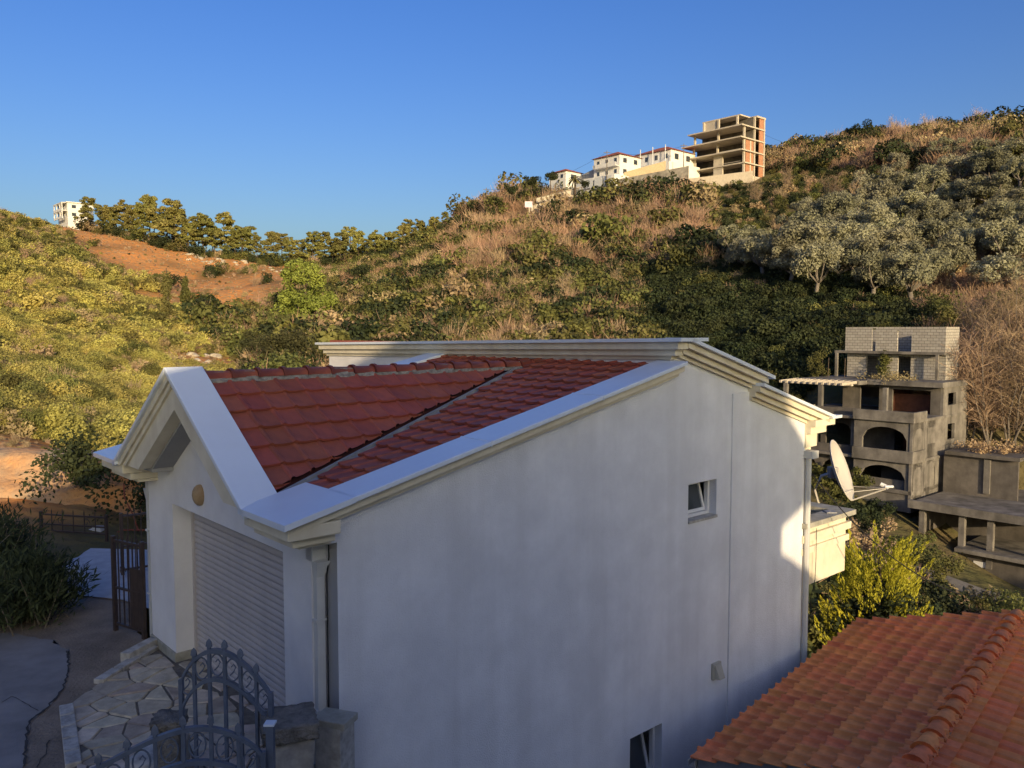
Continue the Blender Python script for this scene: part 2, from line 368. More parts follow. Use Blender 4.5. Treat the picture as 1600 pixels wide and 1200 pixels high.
# ================================================================ the white house
def cut(o, boxes):
    """cut box openings (x0,x1,y0,y1,z0,z1) out of a mesh object"""
    for bx in boxes:
        c = MB().box(*bx).build('opening', o.data.materials[0], o.parent)
        m = o.modifiers.new('cut', 'BOOLEAN'); m.operation = 'DIFFERENCE'; m.solver = 'EXACT'; m.object = c
        bpy.context.view_layer.update(); dg = bpy.context.evaluated_depsgraph_get()
        me = bpy.data.meshes.new_from_object(o.evaluated_get(dg))
        o.modifiers.clear(); o.data = me
        cm = c.data; bpy.data.objects.remove(c); bpy.data.meshes.remove(cm)
    return o

TILE_CACHE = {}
def tile_mesh(key, W, Ln, mat, roll=.045, th=.022, lift=.058):
    """interlocking tile: x across, y up the slope, z out of the roof; lower edge at y=0"""
    if key in TILE_CACHE: return TILE_CACHE[key]
    if key in 'mg': roll = .026; lift = .05
    else: roll = .05; lift = .085; th = .016
    prof = [(0, .004), (.022, roll), (.06, roll), (.085, .006), (W * .6, .0), (W - .03, .008), (W + .012, .010)]
    mb = MB(); n = len(prof)
    vs = [(x, 0, z + lift) for x, z in prof] + [(x, Ln, z + .004) for x, z in prof] + [(x, 0, z + lift - th - .012) for x, z in prof]
    fs = [(i, i + 1, n + i + 1, n + i) for i in range(n - 1)] + [(2*n + i, 2*n + i + 1, i + 1, i) for i in range(n - 1)]
    fs += [(0, n, 2*n), (n - 1, 3*n - 1, 2*n - 1)]
    mb.add(vs, fs); me = bpy.data.meshes.new('tile'); me.from_pydata(mb.v, [], mb.f); me.materials.append(mat)
    TILE_CACHE[key] = me; return me

def tile_field(parent, org, xdir, ydir, W, E, x0, x1, y0, y1, key, mat, keep, clips=(), stagger=0.0, name='tile', seed=0):
    """lay tiles on a plane: org + xdir*x + ydir*y (ydir up the slope); clips = list of (point, normal) kept on the +normal side"""
    xd = Vector(xdir).normalized(); yd = Vector(ydir).normalized(); nd = xd.cross(yd).normalized(); org = Vector(org)
    me = tile_mesh(key, W, E * 1.12, mat); rs = random.Random(seed); cnt = 0
    j = 0; y = y0
    while y < y1 - .02:
        x = x0 - (stagger * W if j % 2 else 0)
        while x < x1 - .01:
            c = org + xd * (x + W / 2) + yd * (y + E / 2)
            p = org + xd * x + yd * y + nd * rs.uniform(-.003, .004)
            corners = [p, p + xd * W, p + xd * W + yd * E * 1.12, p + yd * E * 1.12]
            st = 1; cutters = []
            for cp, cn in clips:
                ds = [(q - Vector(cp)).dot(Vector(cn)) for q in corners]
                if max(ds) < .03: st = 0
                elif min(ds) < -.005: cutters.append((Vector(cp), Vector(cn)))
            if st and keep(c):
                tw = rs.uniform(-.006, .006)
                mat3 = Matrix((xd, yd, nd)).transposed() @ Matrix.Rotation(tw, 3, 'Z') @ Matrix.Rotation(rs.uniform(-.008, .008), 3, 'X')
                M4 = Matrix.Translation(p) @ mat3.to_4x4()
                if cutters:
                    bm = bmesh.new(); bm.from_mesh(me); bm.transform(M4)
                    for cp, cn in cutters:
                        bmesh.ops.bisect_plane(bm, geom=bm.verts[:] + bm.edges[:] + bm.faces[:], plane_co=cp, plane_no=cn, clear_inner=True)
                    if len(bm.faces) > 1:
                        m2 = bpy.data.meshes.new('tile'); bm.to_mesh(m2); m2.materials.append(mat) if not m2.materials else None
                        o = bpy.data.objects.new(name, m2); link(o, parent); cnt += 1
                    bm.free()
                else:
                    o = bpy.data.objects.new(name, me); link(o, parent); o.matrix_local = M4; cnt += 1
            x += W
        y += E; j += 1
    return cnt

VC = -1.55
HO = G + V * VC
house = empty('white_house', HO, RZ, 'white rendered house with garage, maroon tiled roof and white metal copings', 'house')
def zc(u): return 3.05 + .224 * (u + .6)                # top of the side coping
def zg(w_): return 4.52 - .644 * abs(w_)                # top of the gable coping
sw = MB().prism([(.165,-9),(.165,2.69),(-.27,2.69),(-.27,zc(-.27)-.1),(6.05,zc(6.05)-.1),(6.05,4.72),(8.25,4.10),(8.25,3.93),(10.0,3.36),(10.0,-9)], 1, -3.0, -2.75)
side_wall = cut(sw.build('side_wall', stucco, house), [(6.47,7.24,-3.2,-2.6,1.90,2.54), (5.10,5.87,-3.2,-2.6,-2.15,-1.18)])
MB().prism([(7.64,-9),(7.64,3.93),(8.15,3.94),(10.02,3.355),(10.02,-9)], 1, -3.028, -2.99).build('wall_panel', stucco, house)
fw_ = MB().prism([(-2.72,-.4),(-2.04,-.4),(-2.04,2.42),(1.55,2.42),(1.55,-.4),(2.6,-.4),(2.6,2.95),(1.5,3.0),(0,3.97),(-1.5,3.0),(-2.72,2.95)], 0, 0, .30)
fw_.build('front_wall', stucco2, house)
MB().box(.165,6.1,2.75,3.0,-9,3.0).prism([(.165,2.69),(-.27,2.69),(-.27,zc(-.27)-.1),(6.05,zc(6.05)-.1),(6.05,2.69)], 1, 2.75, 2.998).build('left_wall', stucco, house)
MB().box(.165,.30,-2.999,-2.6,-9,2.686).box(.165,.30,2.5,2.98,-9,2.686).build('notch_wall', stucco2, house)
MB().box(6.12,6.34,-2.74,7.6,-9,4.5).box(9.8,9.98,-2.74,7.6,-9,3.3).box(6.3,9.9,7.4,7.62,-9,3.9).build('rear_wall', stucco2, house)
MB().box(.5,9.7,-2.7,2.7,-.25,-.05).build('garage_floor', concrete, house)
# roofs of the rear block
MB().prism([(6.1,4.74),(8.42,4.10),(8.42,4.0),(6.1,4.62)], 1, -2.95, 7.7).prism([(8.1,3.99),(10.6,3.28),(10.6,3.2),(8.1,3.9)], 1, -2.95, 7.7).build('rear_roof', tile_red, house)
def shear(mb, k=.0175):
    mb.v = [(x, y, z - (y + 3) * k) for x, y, z in mb.v]; return mb
shear(MB().box(5.80,6.5,-3.32,7.92,4.815,4.87)).build('ridge_coping', sheet, house)
shear(MB().box(5.86,6.12,-3.22,7.84,4.70,4.813).box(5.93,6.12,-3.12,7.74,4.60,4.698).box(5.99,6.12,-3.0,7.68,4.54,4.598)).build('ridge_cornice', cream, house)
shear(MB().box(6.03,6.118,-2.95,7.62,3.6,4.54)).build('parapet_face', stucco2, house)
# rakes at the back of the side wall
def rake(a, b, name_c, name_m, w0=-3.32):
    (u0, z0), (u1, z1) = a, b
    MB().prism([(u0,z0),(u1,z1),(u1,z1-.055),(u0,z0-.055)], 1, w0, -2.8).build(name_c, sheet, house)
    mb = MB().prism([(u0,z0-.057),(u1-.08,z1-.057+.02),(u1-.08,z1-.15+.02),(u0,z0-.15)], 1, w0+.08, -2.9)
    mb.prism([(u0,z0-.152),(u1-.14,z1-.152+.035),(u1-.14,z1-.24+.035),(u0,z0-.24)], 1, w0+.17, -2.9)
    mb.prism([(u0,z0-.242),(u1-.2,z1-.242+.05),(u1-.2,z1-.30+.05),(u0,z0-.30)], 1, w0+.25, -2.9)
    mb.build(name_m, cream, house)
rake((6.1,4.875),(8.46,4.21),'rake_coping','rake_cornice')
rake((8.12,4.10),(10.62,3.38),'rake_coping','rake_cornice')
MB().box(10.5,10.86,-3.32,-2.4,3.325,3.378).build('eave_coping', sheet, house)
MB().box(10.0,10.74,-3.24,-2.4,3.20,3.323).box(10.0,10.58,-3.15,-2.4,3.06,3.198).box(10.0,10.4,-3.06,-2.4,2.80,3.058).build('eave_cornice', cream, house)
# side copings (right and left) with cream moulding
for s in (-1, 1):
    def band(o_, i_, d0, d1, u0, u1=6.04):
        a, c = sorted((s * o_, s * i_))
        return MB().prism([(u0, zc(u0)-d0), (u1, zc(u1)-d0), (u1, zc(u1)-d1), (u0, zc(u0)-d1)], 1, a, c)
    sc_ = band(3.32, 2.72, 0, .06, .2, 5.99).build('side_coping', sheet, house, bevel=.01)
    for us in (2.1, 4.1):
        a, c = sorted((s * 3.326, s * 2.72)); MB().prism([(us-.012, zc(us-.012)+.006), (us+.012, zc(us+.012)+.006), (us+.012, zc(us)-.064), (us-.012, zc(us)-.064)], 1, a, c).build('seam', sheet, sc_)
    mb = band(3.22, 2.9, .062, .17, -.5); mb2 = band(3.11, 2.9, .172, .25, -.38); mb.add(mb2.v, mb2.f)
    mb.build('side_cornice', cream, house)
    # eave return at the front corner
    a, c = sorted((s * 2.2, s * 3.32)); MB().hexa([(-.6,a,2.985),(.22,a,zc(.22)-.062),(.22,c,zc(.22)-.062),(-.6,c,2.985)], [(-.6,a,3.05),(.22,a,zc(.22)),(.22,c,zc(.22)),(-.6,c,3.05)]).build('corner_coping', sheet, house)
    a, c = sorted((s * 2.15, s * 3.21)); mb = MB().box(-.51,.1,a,c,2.84,2.983)
    a, c = sorted((s * 2.15, s * 3.09)); mb.box(-.40,.1,a,c,2.735,2.838)
    a, c = sorted((s * 2.15, s * 3.003)); mb.box(-.29,.1,a,c,2.688,2.733)
    mb.build('corner_cornice', cream, house, bevel=.012)
    # gable rake: coping, mouldings, face, soffit
    MB().prism([(0,4.52),(s*2.34,zg(2.34)),(s*2.34,zg(2.34)-.07),(0,4.45)], 0, -.6, -.1).build('gable_coping', sheet, house, bevel=.01)
    mb = MB().prism([(0,4.448),(s*2.30,zg(2.30)-.072),(s*2.13,2.985),(0,4.35)], 0, -.55, -.3)
    mb.prism([(0,4.348),(s*2.12,2.986),(s*2.0,2.986),(0,4.27)], 0, -.515, -.3)
    mb.prism([(0,4.268),(s*1.99,2.987),(s*1.52,2.987),(0,3.965)], 0, -.48, -.3)
    mb.build('gable_rake', cream, house)
    MB().prism([(0,4.02),(s*1.62,2.98),(s*1.5,2.955),(0,3.925)], 0, -.298, -.002).build('gable_soffit', soffit, house)
    a, c = sorted((s * 1.45, s * 2.75)); MB().box(-.30,-.004,a,c,2.93,2.984).build('eave_soffit', soffit, house)
    a, c = sorted((s * 2.60, s * 2.75)); 
    MB().box(.0,.17,a,c,2.45,2.66).hexa([(.02,s*2.70,2.28),(.12,s*2.70,2.28),(.12,s*2.80,2.28),(.02,s*2.80,2.28)],[(0,s*2.62,2.46),(.165,s*2.62,2.46),(.165,s*2.86,2.46),(0,s*2.86,2.46)]).box(.02,.12,min(s*2.70,s*2.80),max(s*2.70,s*2.80),.05,2.29).box(.0,.14,min(s*2.69,s*2.81),max(s*2.69,s*2.81),1.78,1.81).box(.0,.14,min(s*2.69,s*2.81),max(s*2.69,s*2.81),.75,.78).build('downpipe', pipe_m, house)
MB().tube([(.14,-2.86,2.64),(.15,-2.845,2.5),(.13,-2.83,2.3),(.13,-2.83,.6)], .008, 5).build('cable', cable_b, house)
# roof: deck, tiles, valley, ridge
def zm(u): return zc(u) - .10                           # main slope surface
RZT = 4.36                                              # gable ridge (tile surface)
def zgs(w_): return RZT - .62 * abs(w_)
ue = (RZT - zm(0)) / .224                               # where the gable ridge meets the main slope
um = lambda w_: (zgs(w_) - zm(0)) / .224                # valley line: u for a given w
roof = MB()
wv = 2.2; u_lo = um(wv)
for s in (-1, 1):
    roof.add([(-.12,0,RZT-.05),(ue,0,RZT-.05),(max(-.12,u_lo),s*wv,zgs(wv)-.05),(-.12,s*wv,zgs(wv)-.05)], [(0,1,2,3)])
    roof.add([(ue,0,RZT-.05),(6.05,0,zm(6.05)-.05),(6.05,s*2.75,zm(6.05)-.05),(.2,s*2.75,zm(.2)-.05),(.2,s*wv,zm(.2)-.05),(max(.2,u_lo),s*wv,zgs(wv)-.05)], [(0,1,2,3,4,5)])
roof = roof.build('roof', deck_red, house)
NT = 0
lenm = math.hypot(1, .224)
for s in (-1, 1):
    # main slope, rows across w, rising with u. valley plane keeps |w| beyond the valley line
    pv0 = Vector((um(2.2), s * 2.2, zgs(2.2))); pv1 = Vector((ue, 0, RZT)); dv = (pv1 - pv0)
    nv = Vector((dv.y, -dv.x, 0)).normalized()
    if nv.dot(Vector((0, s * 2.7, 0)) - pv0 if False else Vector((pv0.x, s * 2.75, 0)) - pv0) < 0: nv = -nv
    xd = Vector((0, -1, 0)); yd = Vector((1, 0, .224)) / lenm
    wl, wr = (-2.74, .0) if s < 0 else (0.0, 2.74)
    org = Vector((.16, 0, zm(.16)))
    ymax = (6.03 - .16) * lenm
    kp = (lambda c: c.x > 3.3) if s > 0 else (lambda c: True)
    NT += tile_field(roof, org, xd, yd, .30, .365, -wr, -wl, .0, ymax, 'm', tile_red, kp, clips=[(pv0 + nv * .075, nv), (Vector((0, s*2.735, 0)), Vector((0, -s, 0))), (Vector((6.03, 0, 0)), Vector((-1, 0, 0)))], seed=3)
    if s < 0:
        # gable slope, rows along u, rising towards the ridge
        yd = Vector((0, -s, .62)).normalized(); xd = Vector((-s, 0, 0)) * -1
        xd = yd.cross(Vector((0, s * .62, 1)).normalized())
        org = Vector((0, s * 2.25, zgs(2.25)))
        x0, x1 = (-.15, ue + .1) if xd.x > 0 else (-ue - .1, -.12)
        NT += tile_field(roof, org, xd, yd, .325, .365, x0, x1, .0, 2.25 * math.hypot(1, .62) - .08, 'g', tile_red, lambda c: True,
                         clips=[(pv0 - nv * .075, -nv), (Vector((-.13, 0, 0)), Vector((1, 0, 0)))], seed=5)
    zv = Vector((0, 0, .045)); zl = Vector((0, 0, .0))
    MB().hexa([pv0+zl-nv*.10, pv0+zl+nv*.10, pv1+zl+nv*.10, pv1+zl-nv*.10], [pv0+zv*.4-nv*.10, pv0+zv*.4+nv*.10, pv1+zv*.4+nv*.10, pv1+zv*.4-nv*.10]).beam(pv0+zv*.7, pv1+zv*.7, .03, .05).build('valley_flashing', lead, roof)
# ridge tiles over the gable ridge and the mortar under them
def ridge_tile_mesh(name, Ln, r0, r1, mat, n=9):
    mb = MB(); vs = []; fs = []
    st = [(0, r0 + .022), (.05, r0 + .022), (.055, r0), (Ln, r1)]
    for x, r in st:
        for k in range(n):
            a_ = math.pi * (k / (n - 1)); vs.append((x, r * 1.05 * math.cos(a_), r * math.sin(a_)))
    for i in range(len(st) - 1):
        for k in range(n - 1): fs.append((i*n+k, i*n+k+1, (i+1)*n+k+1, (i+1)*n+k))
    fs.append(tuple(range(n)))
    mb.add(vs, fs); me = bpy.data.meshes.new(name); me.from_pydata(mb.v, [], mb.f); me.shade_smooth(); me.materials.append(mat); return me
rtm = ridge_tile_mesh('ridge_tile', .40, .105, .095, tile_red)
x = -.12; k = 0
while x < ue - .05:
    o = bpy.data.objects.new('ridge_tile', rtm); link(o, roof); o.location = (x, random.uniform(-.006, .006), RZT - .005 + random.uniform(-.004, .004)); o.rotation_euler = (0, random.uniform(-.012, .012), random.uniform(-.02, .02)); x += .375
mb = MB()
for s in (-1, 1):
    n = 40
    for i in range(n):
        u0 = -.12 + (ue + .05) * i / n; u1 = -.12 + (ue + .05) * (i + 1) / n; a0 = random.uniform(.118, .14); h = random.uniform(.0, .02)
        mb.hexa([(u0,s*.06,RZT-.05),(u1,s*.06,RZT-.05),(u1,s*a0,zgs(a0)+.012),(u0,s*a0,zgs(a0)+.012)], [(u0,s*.06,RZT+.06+h),(u1,s*.06,RZT+.06+h),(u1,s*a0,zgs(a0)+.035),(u0,s*a0,zgs(a0)+.035)])
mb.build('ridge_mortar', mortar, roof)
# garage roller door
door = MB().box(.33,.36,-2.04,1.55,-.05,2.6).box(.27,.33,-2.06,-1.995,-.05,2.6).box(.27,.33,1.505,1.57,-.05,2.6).build('roller_door', roller, house)
sm = bpy.data.meshes.new('slat')
pf = [(.33,0),(.31,.006),(.300,.028),(.300,.058),(.31,.080),(.33,.086)]
mb = MB().prism([(a_, c_) for a_, c_ in pf], 1, -1.995, 1.505); sm.from_pydata(mb.v, [], mb.f); sm.materials.append(roller)
for i in range(28):
    o = bpy.data.objects.new('slat', sm); link(o, door); o.location = (0, 0, .02 + i * .0885)
MB().box(.26,.345,-2.03,1.54,-.03,.018).build('bottom_rail', roller, door)
# plinth, lamp, vent
MB().box(-.03,.28,1.53,2.63,-.05,.145).build('plinth', plinth, house, bevel=.01); MB().box(-.03,.165,-2.75,-2.02,-.05,.145).build('plinth', plinth, house, bevel=.01)
def ellipsoid(mb, c, r, n=12, m=8, half=None):
    vs = []; fs = []
    for i in range(m + 1):
        ph = math.pi * i / m
        for j in range(n):
            t_ = 2 * math.pi * j / n; vs.append((c[0] + r[0]*math.sin(ph)*math.cos(t_), c[1] + r[1]*math.sin(ph)*math.sin(t_), c[2] + r[2]*math.cos(ph)))
    for i in range(m):
        for j in range(n): fs.append((i*n+j, (i+1)*n+j, (i+1)*n+(j+1) % n, i*n+(j+1) % n))
    return mb.add(vs, fs)
lampm = M('lamp_shade', (.42,.30,.17), (.30,.20,.11), rough=.5, scale=8)
ellipsoid(MB(), (-.02,.42,2.72), (.10,.12,.15)).build('wall_lamp', lampm, house, smooth=True)
MB().box(-.006,.01,.34,.50,2.62,2.82).build('lamp_plate', lampm, house)
mb = MB().box(7.17,7.40,-3.05,-2.99,-.86,-.58); mb.hexa([(7.19,-3.05,-.84),(7.38,-3.05,-.84),(7.38,-3.05,-.60),(7.19,-3.05,-.60)], [(7.21,-3.16,-.83),(7.36,-3.16,-.83),(7.36,-3.07,-.61),(7.21,-3.07,-.61)])
mb.build('wall_vent', plastic, house, bevel=.012)
# tilted windows in the side wall
def tilt_window(u0, u1, z0, z1):
    wi = MB().box(u0,u0+.05,-2.86,-2.79,z0,z1).box(u1-.05,u1,-2.86,-2.79,z0,z1).box(u0+.05,u1-.05,-2.86,-2.79,z0,z0+.05).box(u0+.05,u1-.05,-2.86,-2.79,z1-.05,z1).build('window', frame_w, house)
    sash = MB().box(0,u1-u0-.1,-.03,.03,0,.05).box(0,u1-u0-.1,-.03,.03,z1-z0-.15,z1-z0-.1).box(0,.05,-.03,.03,.05,z1-z0-.15).box(u1-u0-.15,u1-u0-.1,-.03,.03,.05,z1-z0-.15).build('sash', frame_w, wi)
    sash.location = (u0 + .05, -2.79, z0 + .05); sash.rotation_euler = (R(-15), 0, 0)
    g = MB().box(u0+.10,u1-.10,-.006,.006,.05,z1-z0-.15).build('pane', glass_d, wi); g.location = (0, -2.79, z0 + .05); g.rotation_euler = (R(-15), 0, 0)
    MB().box(u0-.0,u1,-3.03,-2.8,z0-.045,z0-.002).build('sill', limestone, wi)
    MB().box(u0-.2,u1+.2,-2.5,-2.45,z0-.3,z1+.3).build('room_shade', interior, wi)
tilt_window(6.47,7.24,1.945,2.54); tilt_window(5.10,5.87,-2.10,-1.18)
# balcony at the far end, its corner pillar and downpipe
bal = MB().box(9.95,11.80,-2.98,1.0,.10,.28).box(9.98,11.80,-2.98,-2.82,.28,1.26).box(11.62,11.80,-2.82,1.0,.28,1.26).build('balcony', cream, house)
MB().box(9.98,11.95,-3.12,-2.74,1.262,1.36).box(11.56,11.95,-2.74,1.1,1.262,1.36).build('balcony_coping', plinth, bal)
MB().box(9.98,11.88,-3.06,-2.90,.98,1.12).box(11.7,11.88,-2.9,1.05,.98,1.12).box(9.98,11.85,-3.035,-2.90,.74,.86).box(11.7,11.85,-2.9,1.05,.74,.86).build('balcony_moulding', cream, bal)
MB().box(9.99,10.32,-2.985,-2.4,-9,2.8).build('corner_pillar', cream, house)
MB().tube([(10.06,-3.09,2.72),(10.06,-3.09,-6)], .055, 8).build('downpipe', pipe_m, house)
MB().box(9.98,10.22,-3.2,-2.98,2.60,2.74).build('rain_hopper', pipe_m, house)
MB().tube([(10.45,-3.07,1.2),(10.46,-3.07,.6),(10.44,-3.07,.2),(10.43,-2.99,-.2),(10.4,-3.0,-.8)], .006, 5).build('cable', cable_b, bal)
def HL(u_, w_, z_): return HO + U * u_ + V * w_ + Vector((0, 0, z_))      # house coordinates to world

# satellite dish on the balcony
dc = at(1306, 737, 18.6)
dish = empty('satellite_dish', dc, 0, 'beige satellite dish on a curved pipe mount above the balcony', 'satellite dish')
axis = Vector((.80, -.50, .34)).normalized()
q = axis.to_track_quat('Z', 'Y').to_matrix().to_4x4()
mb = MB(); n = 28; rings = [(0,0),(.2,.012),(.4,.05),(.58,.105),(.70,.155),(.715,.150)]; vs = []; fs = []
for r_, z_ in rings:
    for k in range(n): vs.append((r_ * .88 * math.cos(2*math.pi*k/n), r_ * math.sin(2*math.pi*k/n), z_))
for i in range(len(rings) - 1):
    for k in range(n): fs.append((i*n+k, i*n+(k+1) % n, (i+1)*n+(k+1) % n, (i+1)*n+k))
mb.add(vs, fs); o = mb.build('reflector', dishm, dish, smooth=True); sol = o.modifiers.new('thick', 'SOLIDIFY'); sol.thickness = .02
Q = Matrix.Rotation(0, 4, 'Z'); o.matrix_local = q
tip = q @ Vector((0, -.62, .95)); lo = q @ Vector((0, -.70, .14))
MB().tube([lo, tip], .018, 6).tube([q @ Vector((.45, -.45, .12)), tip], .008, 5).tube([q @ Vector((-.45, -.45, .12)), tip], .008, 5).build('feed_arm', dishm, dish)
mb = MB().tube([tip, tip - (tip - q @ Vector((0, 0, .3))).normalized() * .18], .045, 8); mb.tube([tip + Vector((-.08,0,.03)), tip + Vector((.1,0,.03))], .03, 7); mb.build('feed_horn', frame_w, dish)
bk = q @ Vector((0, 0, -.06))
base_local = HL(11.3, -2.9, 1.36) - dc
MB().tube([bk, bk + Vector((-.22, .12, -.1)), bk + Vector((-.33, .2, -.45)), bk + Vector((-.2, .2, -.85)), base_local * .5 + (bk + Vector((-.1, .2, -.9))) * .5, base_local], .03, 8).build('pipe_mount', dishm, dish, smooth=True)
MB().box(bk.x-.1, bk.x+.08, bk.y-.1, bk.y+.1, bk.z-.12, bk.z+.12).build('bracket', lead, dish)
MB().box(base_local.x-.1, base_local.x+.1, base_local.y-.1, base_local.y+.1, base_local.z-.02, base_local.z+.02).build('foot_plate', lead, dish)
# ================================================================ neighbour with the terracotta roof
D40 = Vector((math.sin(R(40)), math.cos(R(40)), 0)); E40 = Vector((D40.y, -D40.x, 0))
A_far = gpt(1345, 974, -1.0)                            # far end of the gutter
NB_L = 7.02; HWID = 2.73; ZR = .78                      # length kept, half width, ridge rise
nb = empty('terracotta_roof_house', A_far - D40 * NB_L, math.atan2(D40.y, D40.x), 'low house with a weathered terracotta tiled roof beside the white wall', 'house')
# local: x along the ridge (far end at x = NB_L), y = -across (E40 is -y), z up; gutter edge at y=0, ridge at y=-HWID
MB().box(.45,NB_L-.25,-2*HWID+.35,-.35,-6,-.05).build('wall', stucco2, nb)
deck = MB().prism([(0,0.0),(-HWID,ZR),(-2*HWID,0.0),(-2*HWID,-.09),(-HWID,ZR-.09),(0,-.09)], 0, 0, NB_L-.02).build('roof', wood, nb)
sl_ = math.hypot(HWID, ZR)
n1 = tile_field(deck, (NB_L,-.0,0.0), (-1,0,0), (0,-HWID,ZR), .275, .335, .0, NB_L-.02, -.05, sl_-.1, 'o', tile_org, lambda c: True, stagger=0, seed=8)
n2 = tile_field(deck, (0,-2*HWID,0.0), (1,0,0), (0,HWID,ZR), .275, .335, 0.02, NB_L-.05, 1.2, sl_-.1, 'o', tile_org, lambda c: True, seed=9)
rto = ridge_tile_mesh('ridge_tile', .47, .135, .115, tile_org)
for i in range(16):
    o = bpy.data.objects.new('ridge_tile', rto); link(o, deck); o.location = (NB_L - .45 - i * .43, -HWID + random.uniform(-.012,.012), ZR + .0 + random.uniform(-.006,.006)); o.rotation_euler = (0, random.uniform(-.02,.02), random.uniform(-.03,.03))
mb = MB()
for i in range(34):
    x0 = NB_L - .1 - i * .2
    for s in (-1, 1):
        a0 = random.uniform(.15, .19); mb.hexa([(x0-.2,-HWID,ZR-.06),(x0,-HWID,ZR-.06),(x0,-HWID+s*a0,ZR-a0*.285),(x0-.2,-HWID+s*a0,ZR-a0*.285)], [(x0-.2,-HWID,ZR+.09),(x0,-HWID,ZR+.09),(x0,-HWID+s*a0,ZR-a0*.285+.045),(x0-.2,-HWID+s*a0,ZR-a0*.285+.045)])
mb.build('ridge_mortar', mortar, deck)
MB().prism([(.02,-.10),(.13,-.10),(.14,-.02),(.125,-.02),(.115,-.085),(.035,-.085),(.03,.0),(.02,.0)], 0, -.1, NB_L+.02).build('gutter', gutter_m, nb)
MB().prism([(0,.03),(-HWID,ZR+.03),(-2*HWID,.03),(-2*HWID,-.09),(-HWID,ZR-.09),(0,-.09)], 0, NB_L-.015, NB_L+.03).build('verge_board', wood, nb)
MB().prism([(0,.03),(-HWID,ZR+.03),(-2*HWID,.03),(-2*HWID,-.12),(-HWID,ZR-.12),(0,-.12)], 0, -.05, -.005).build('verge_board', lead, nb)
MB().tube([(.1,.09,-.1),(.1,.09,-.25),(.1,.02,-.4),(.1,-.2,-.6),(.1,-.28,-5)], .05, 8).build('downpipe', gutter_m, nb)

# ================================================================ the house at the viewpoint (behind and beside it; its shadow falls over the scene)
vh = empty('viewpoint_house', (4, -8, 0), 0, 'rendered gabled house behind the viewpoint, with a roofed terrace', 'house')
def VB(mb): mb.v = [(x - 4, y + 8, z) for x, y, z in mb.v]; return mb
VY0, VY1 = -13.0, -4.0
VB(MB().prism([(-3.2,-4),(12.05,-4),(12.05,6.6),(8.3,9.55),(-3.2,5.1)], 1, VY0, VY1)).build('wall', stucco2, vh)
VB(MB().prism([(-4.1,5.4),(8.3,10.15),(13.0,6.45),(13.0,6.05),(8.3,9.75),(-4.1,5.1)], 1, VY0-.5, VY1+.35)).build('roof', tile_org, vh)
VB(MB().prism([(12.06,-6),(16.6,-6),(16.6,3.75),(14.3,3.8),(12.06,4.75)], 1, VY0, VY1)).build('annex', stucco2, vh)
VB(MB().box(11.95,13.0,VY0-.5,VY1+.35,5.72,6.2)).build('eave_box', stucco2, vh)
VB(MB().box(-3.1,4.0,-3.98,-.6,3.1,3.3)).build('terrace_slab', concrete, vh)
for x_ in (-2.9, 3.8): VB(MB().box(x_-.15,x_+.15,-1.0,-.7,-2,3.1)).build('terrace_post', concrete, vh)
for x_ in (-1.5, 2.0, 9.0):
    wn = VB(MB().box(x_,x_+1.2,-3.99,-3.93,3.5,5.0)).build('window', frame_w, vh); VB(MB().box(x_+.08,x_+1.12,-3.935,-3.92,3.58,4.92)).build('pane', glass_d, wn)
# ================================================================ forecourt, gates, fence, bank
def clip_poly(poly, p, n):
    out = []
    for i in range(len(poly)):
        a_, b_ = poly[i], poly[(i + 1) % len(poly)]
        da = (a_[0]-p[0])*n[0] + (a_[1]-p[1])*n[1]; db = (b_[0]-p[0])*n[0] + (b_[1]-p[1])*n[1]
        if da >= 0: out.append(a_)
        if (da >= 0) != (db >= 0):
            k = da / (da - db); out.append((a_[0] + (b_[0]-a_[0])*k, a_[1] + (b_[1]-a_[1])*k))
    return out
def shrink(poly, d):
    cx = sum(p[0] for p in poly) / len(poly); cy = sum(p[1] for p in poly) / len(poly); res = poly
    for i in range(len(poly)):
        a_, b_ = poly[i], poly[(i + 1) % len(poly)]
        ex, ey = b_[0]-a_[0], b_[1]-a_[1]; l = math.hypot(ex, ey)
        if l < 1e-6: continue
        n = (-ey / l, ex / l)
        if (cx-a_[0])*n[0] + (cy-a_[1])*n[1] < 0: n = (-n[0], -n[1])
        res = clip_poly(res, (a_[0] + n[0]*d, a_[1] + n[1]*d), n)
        if len(res) < 3: return []
    return res
# outline of the crazy paving in plan: left kerb, towards the garage, along the door, back past the gate
FC = [(gpt(px, py).x, gpt(px, py).y) for px, py in [(106,1106),(150,1072),(240,1016),(262,1030)]]
hl = lambda u_, w_: (HL(u_, w_, 0).x, HL(u_, w_, 0).y)
FC += [hl(-.03,2.6), hl(.30,1.55), hl(.30,-2.04), hl(-.03,-2.7), hl(-.4,-3.2), (-2.05,8.6), (-2.3,6.2), (-4.6,6.2), (gpt(118,1200).x, gpt(118,1200).y)]
fc = sheet_poly('forecourt', FC, .010, joint)
seeds = []; rs = random.Random(5)
tries = 0
while len(seeds) < 330 and tries < 6000:
    tries += 1; x = rs.uniform(-7.2, -1.8); y = rs.uniform(6.2, 13.2)
    if all(math.hypot((x-a_)*1.0, (y-b_)*1.0) > (.15 if (int(x*2.3)+int(y*1.7)) % 3 else .34) for a_, b_ in seeds): seeds.append((x, y))
def inside(poly, x, y):
    c = False
    for i in range(len(poly)):
        (x0, y0), (x1, y1) = poly[i], poly[(i + 1) % len(poly)]
        if (y0 > y) != (y1 > y) and x < (x1-x0)*(y-y0)/(y1-y0) + x0: c = not c
    return c
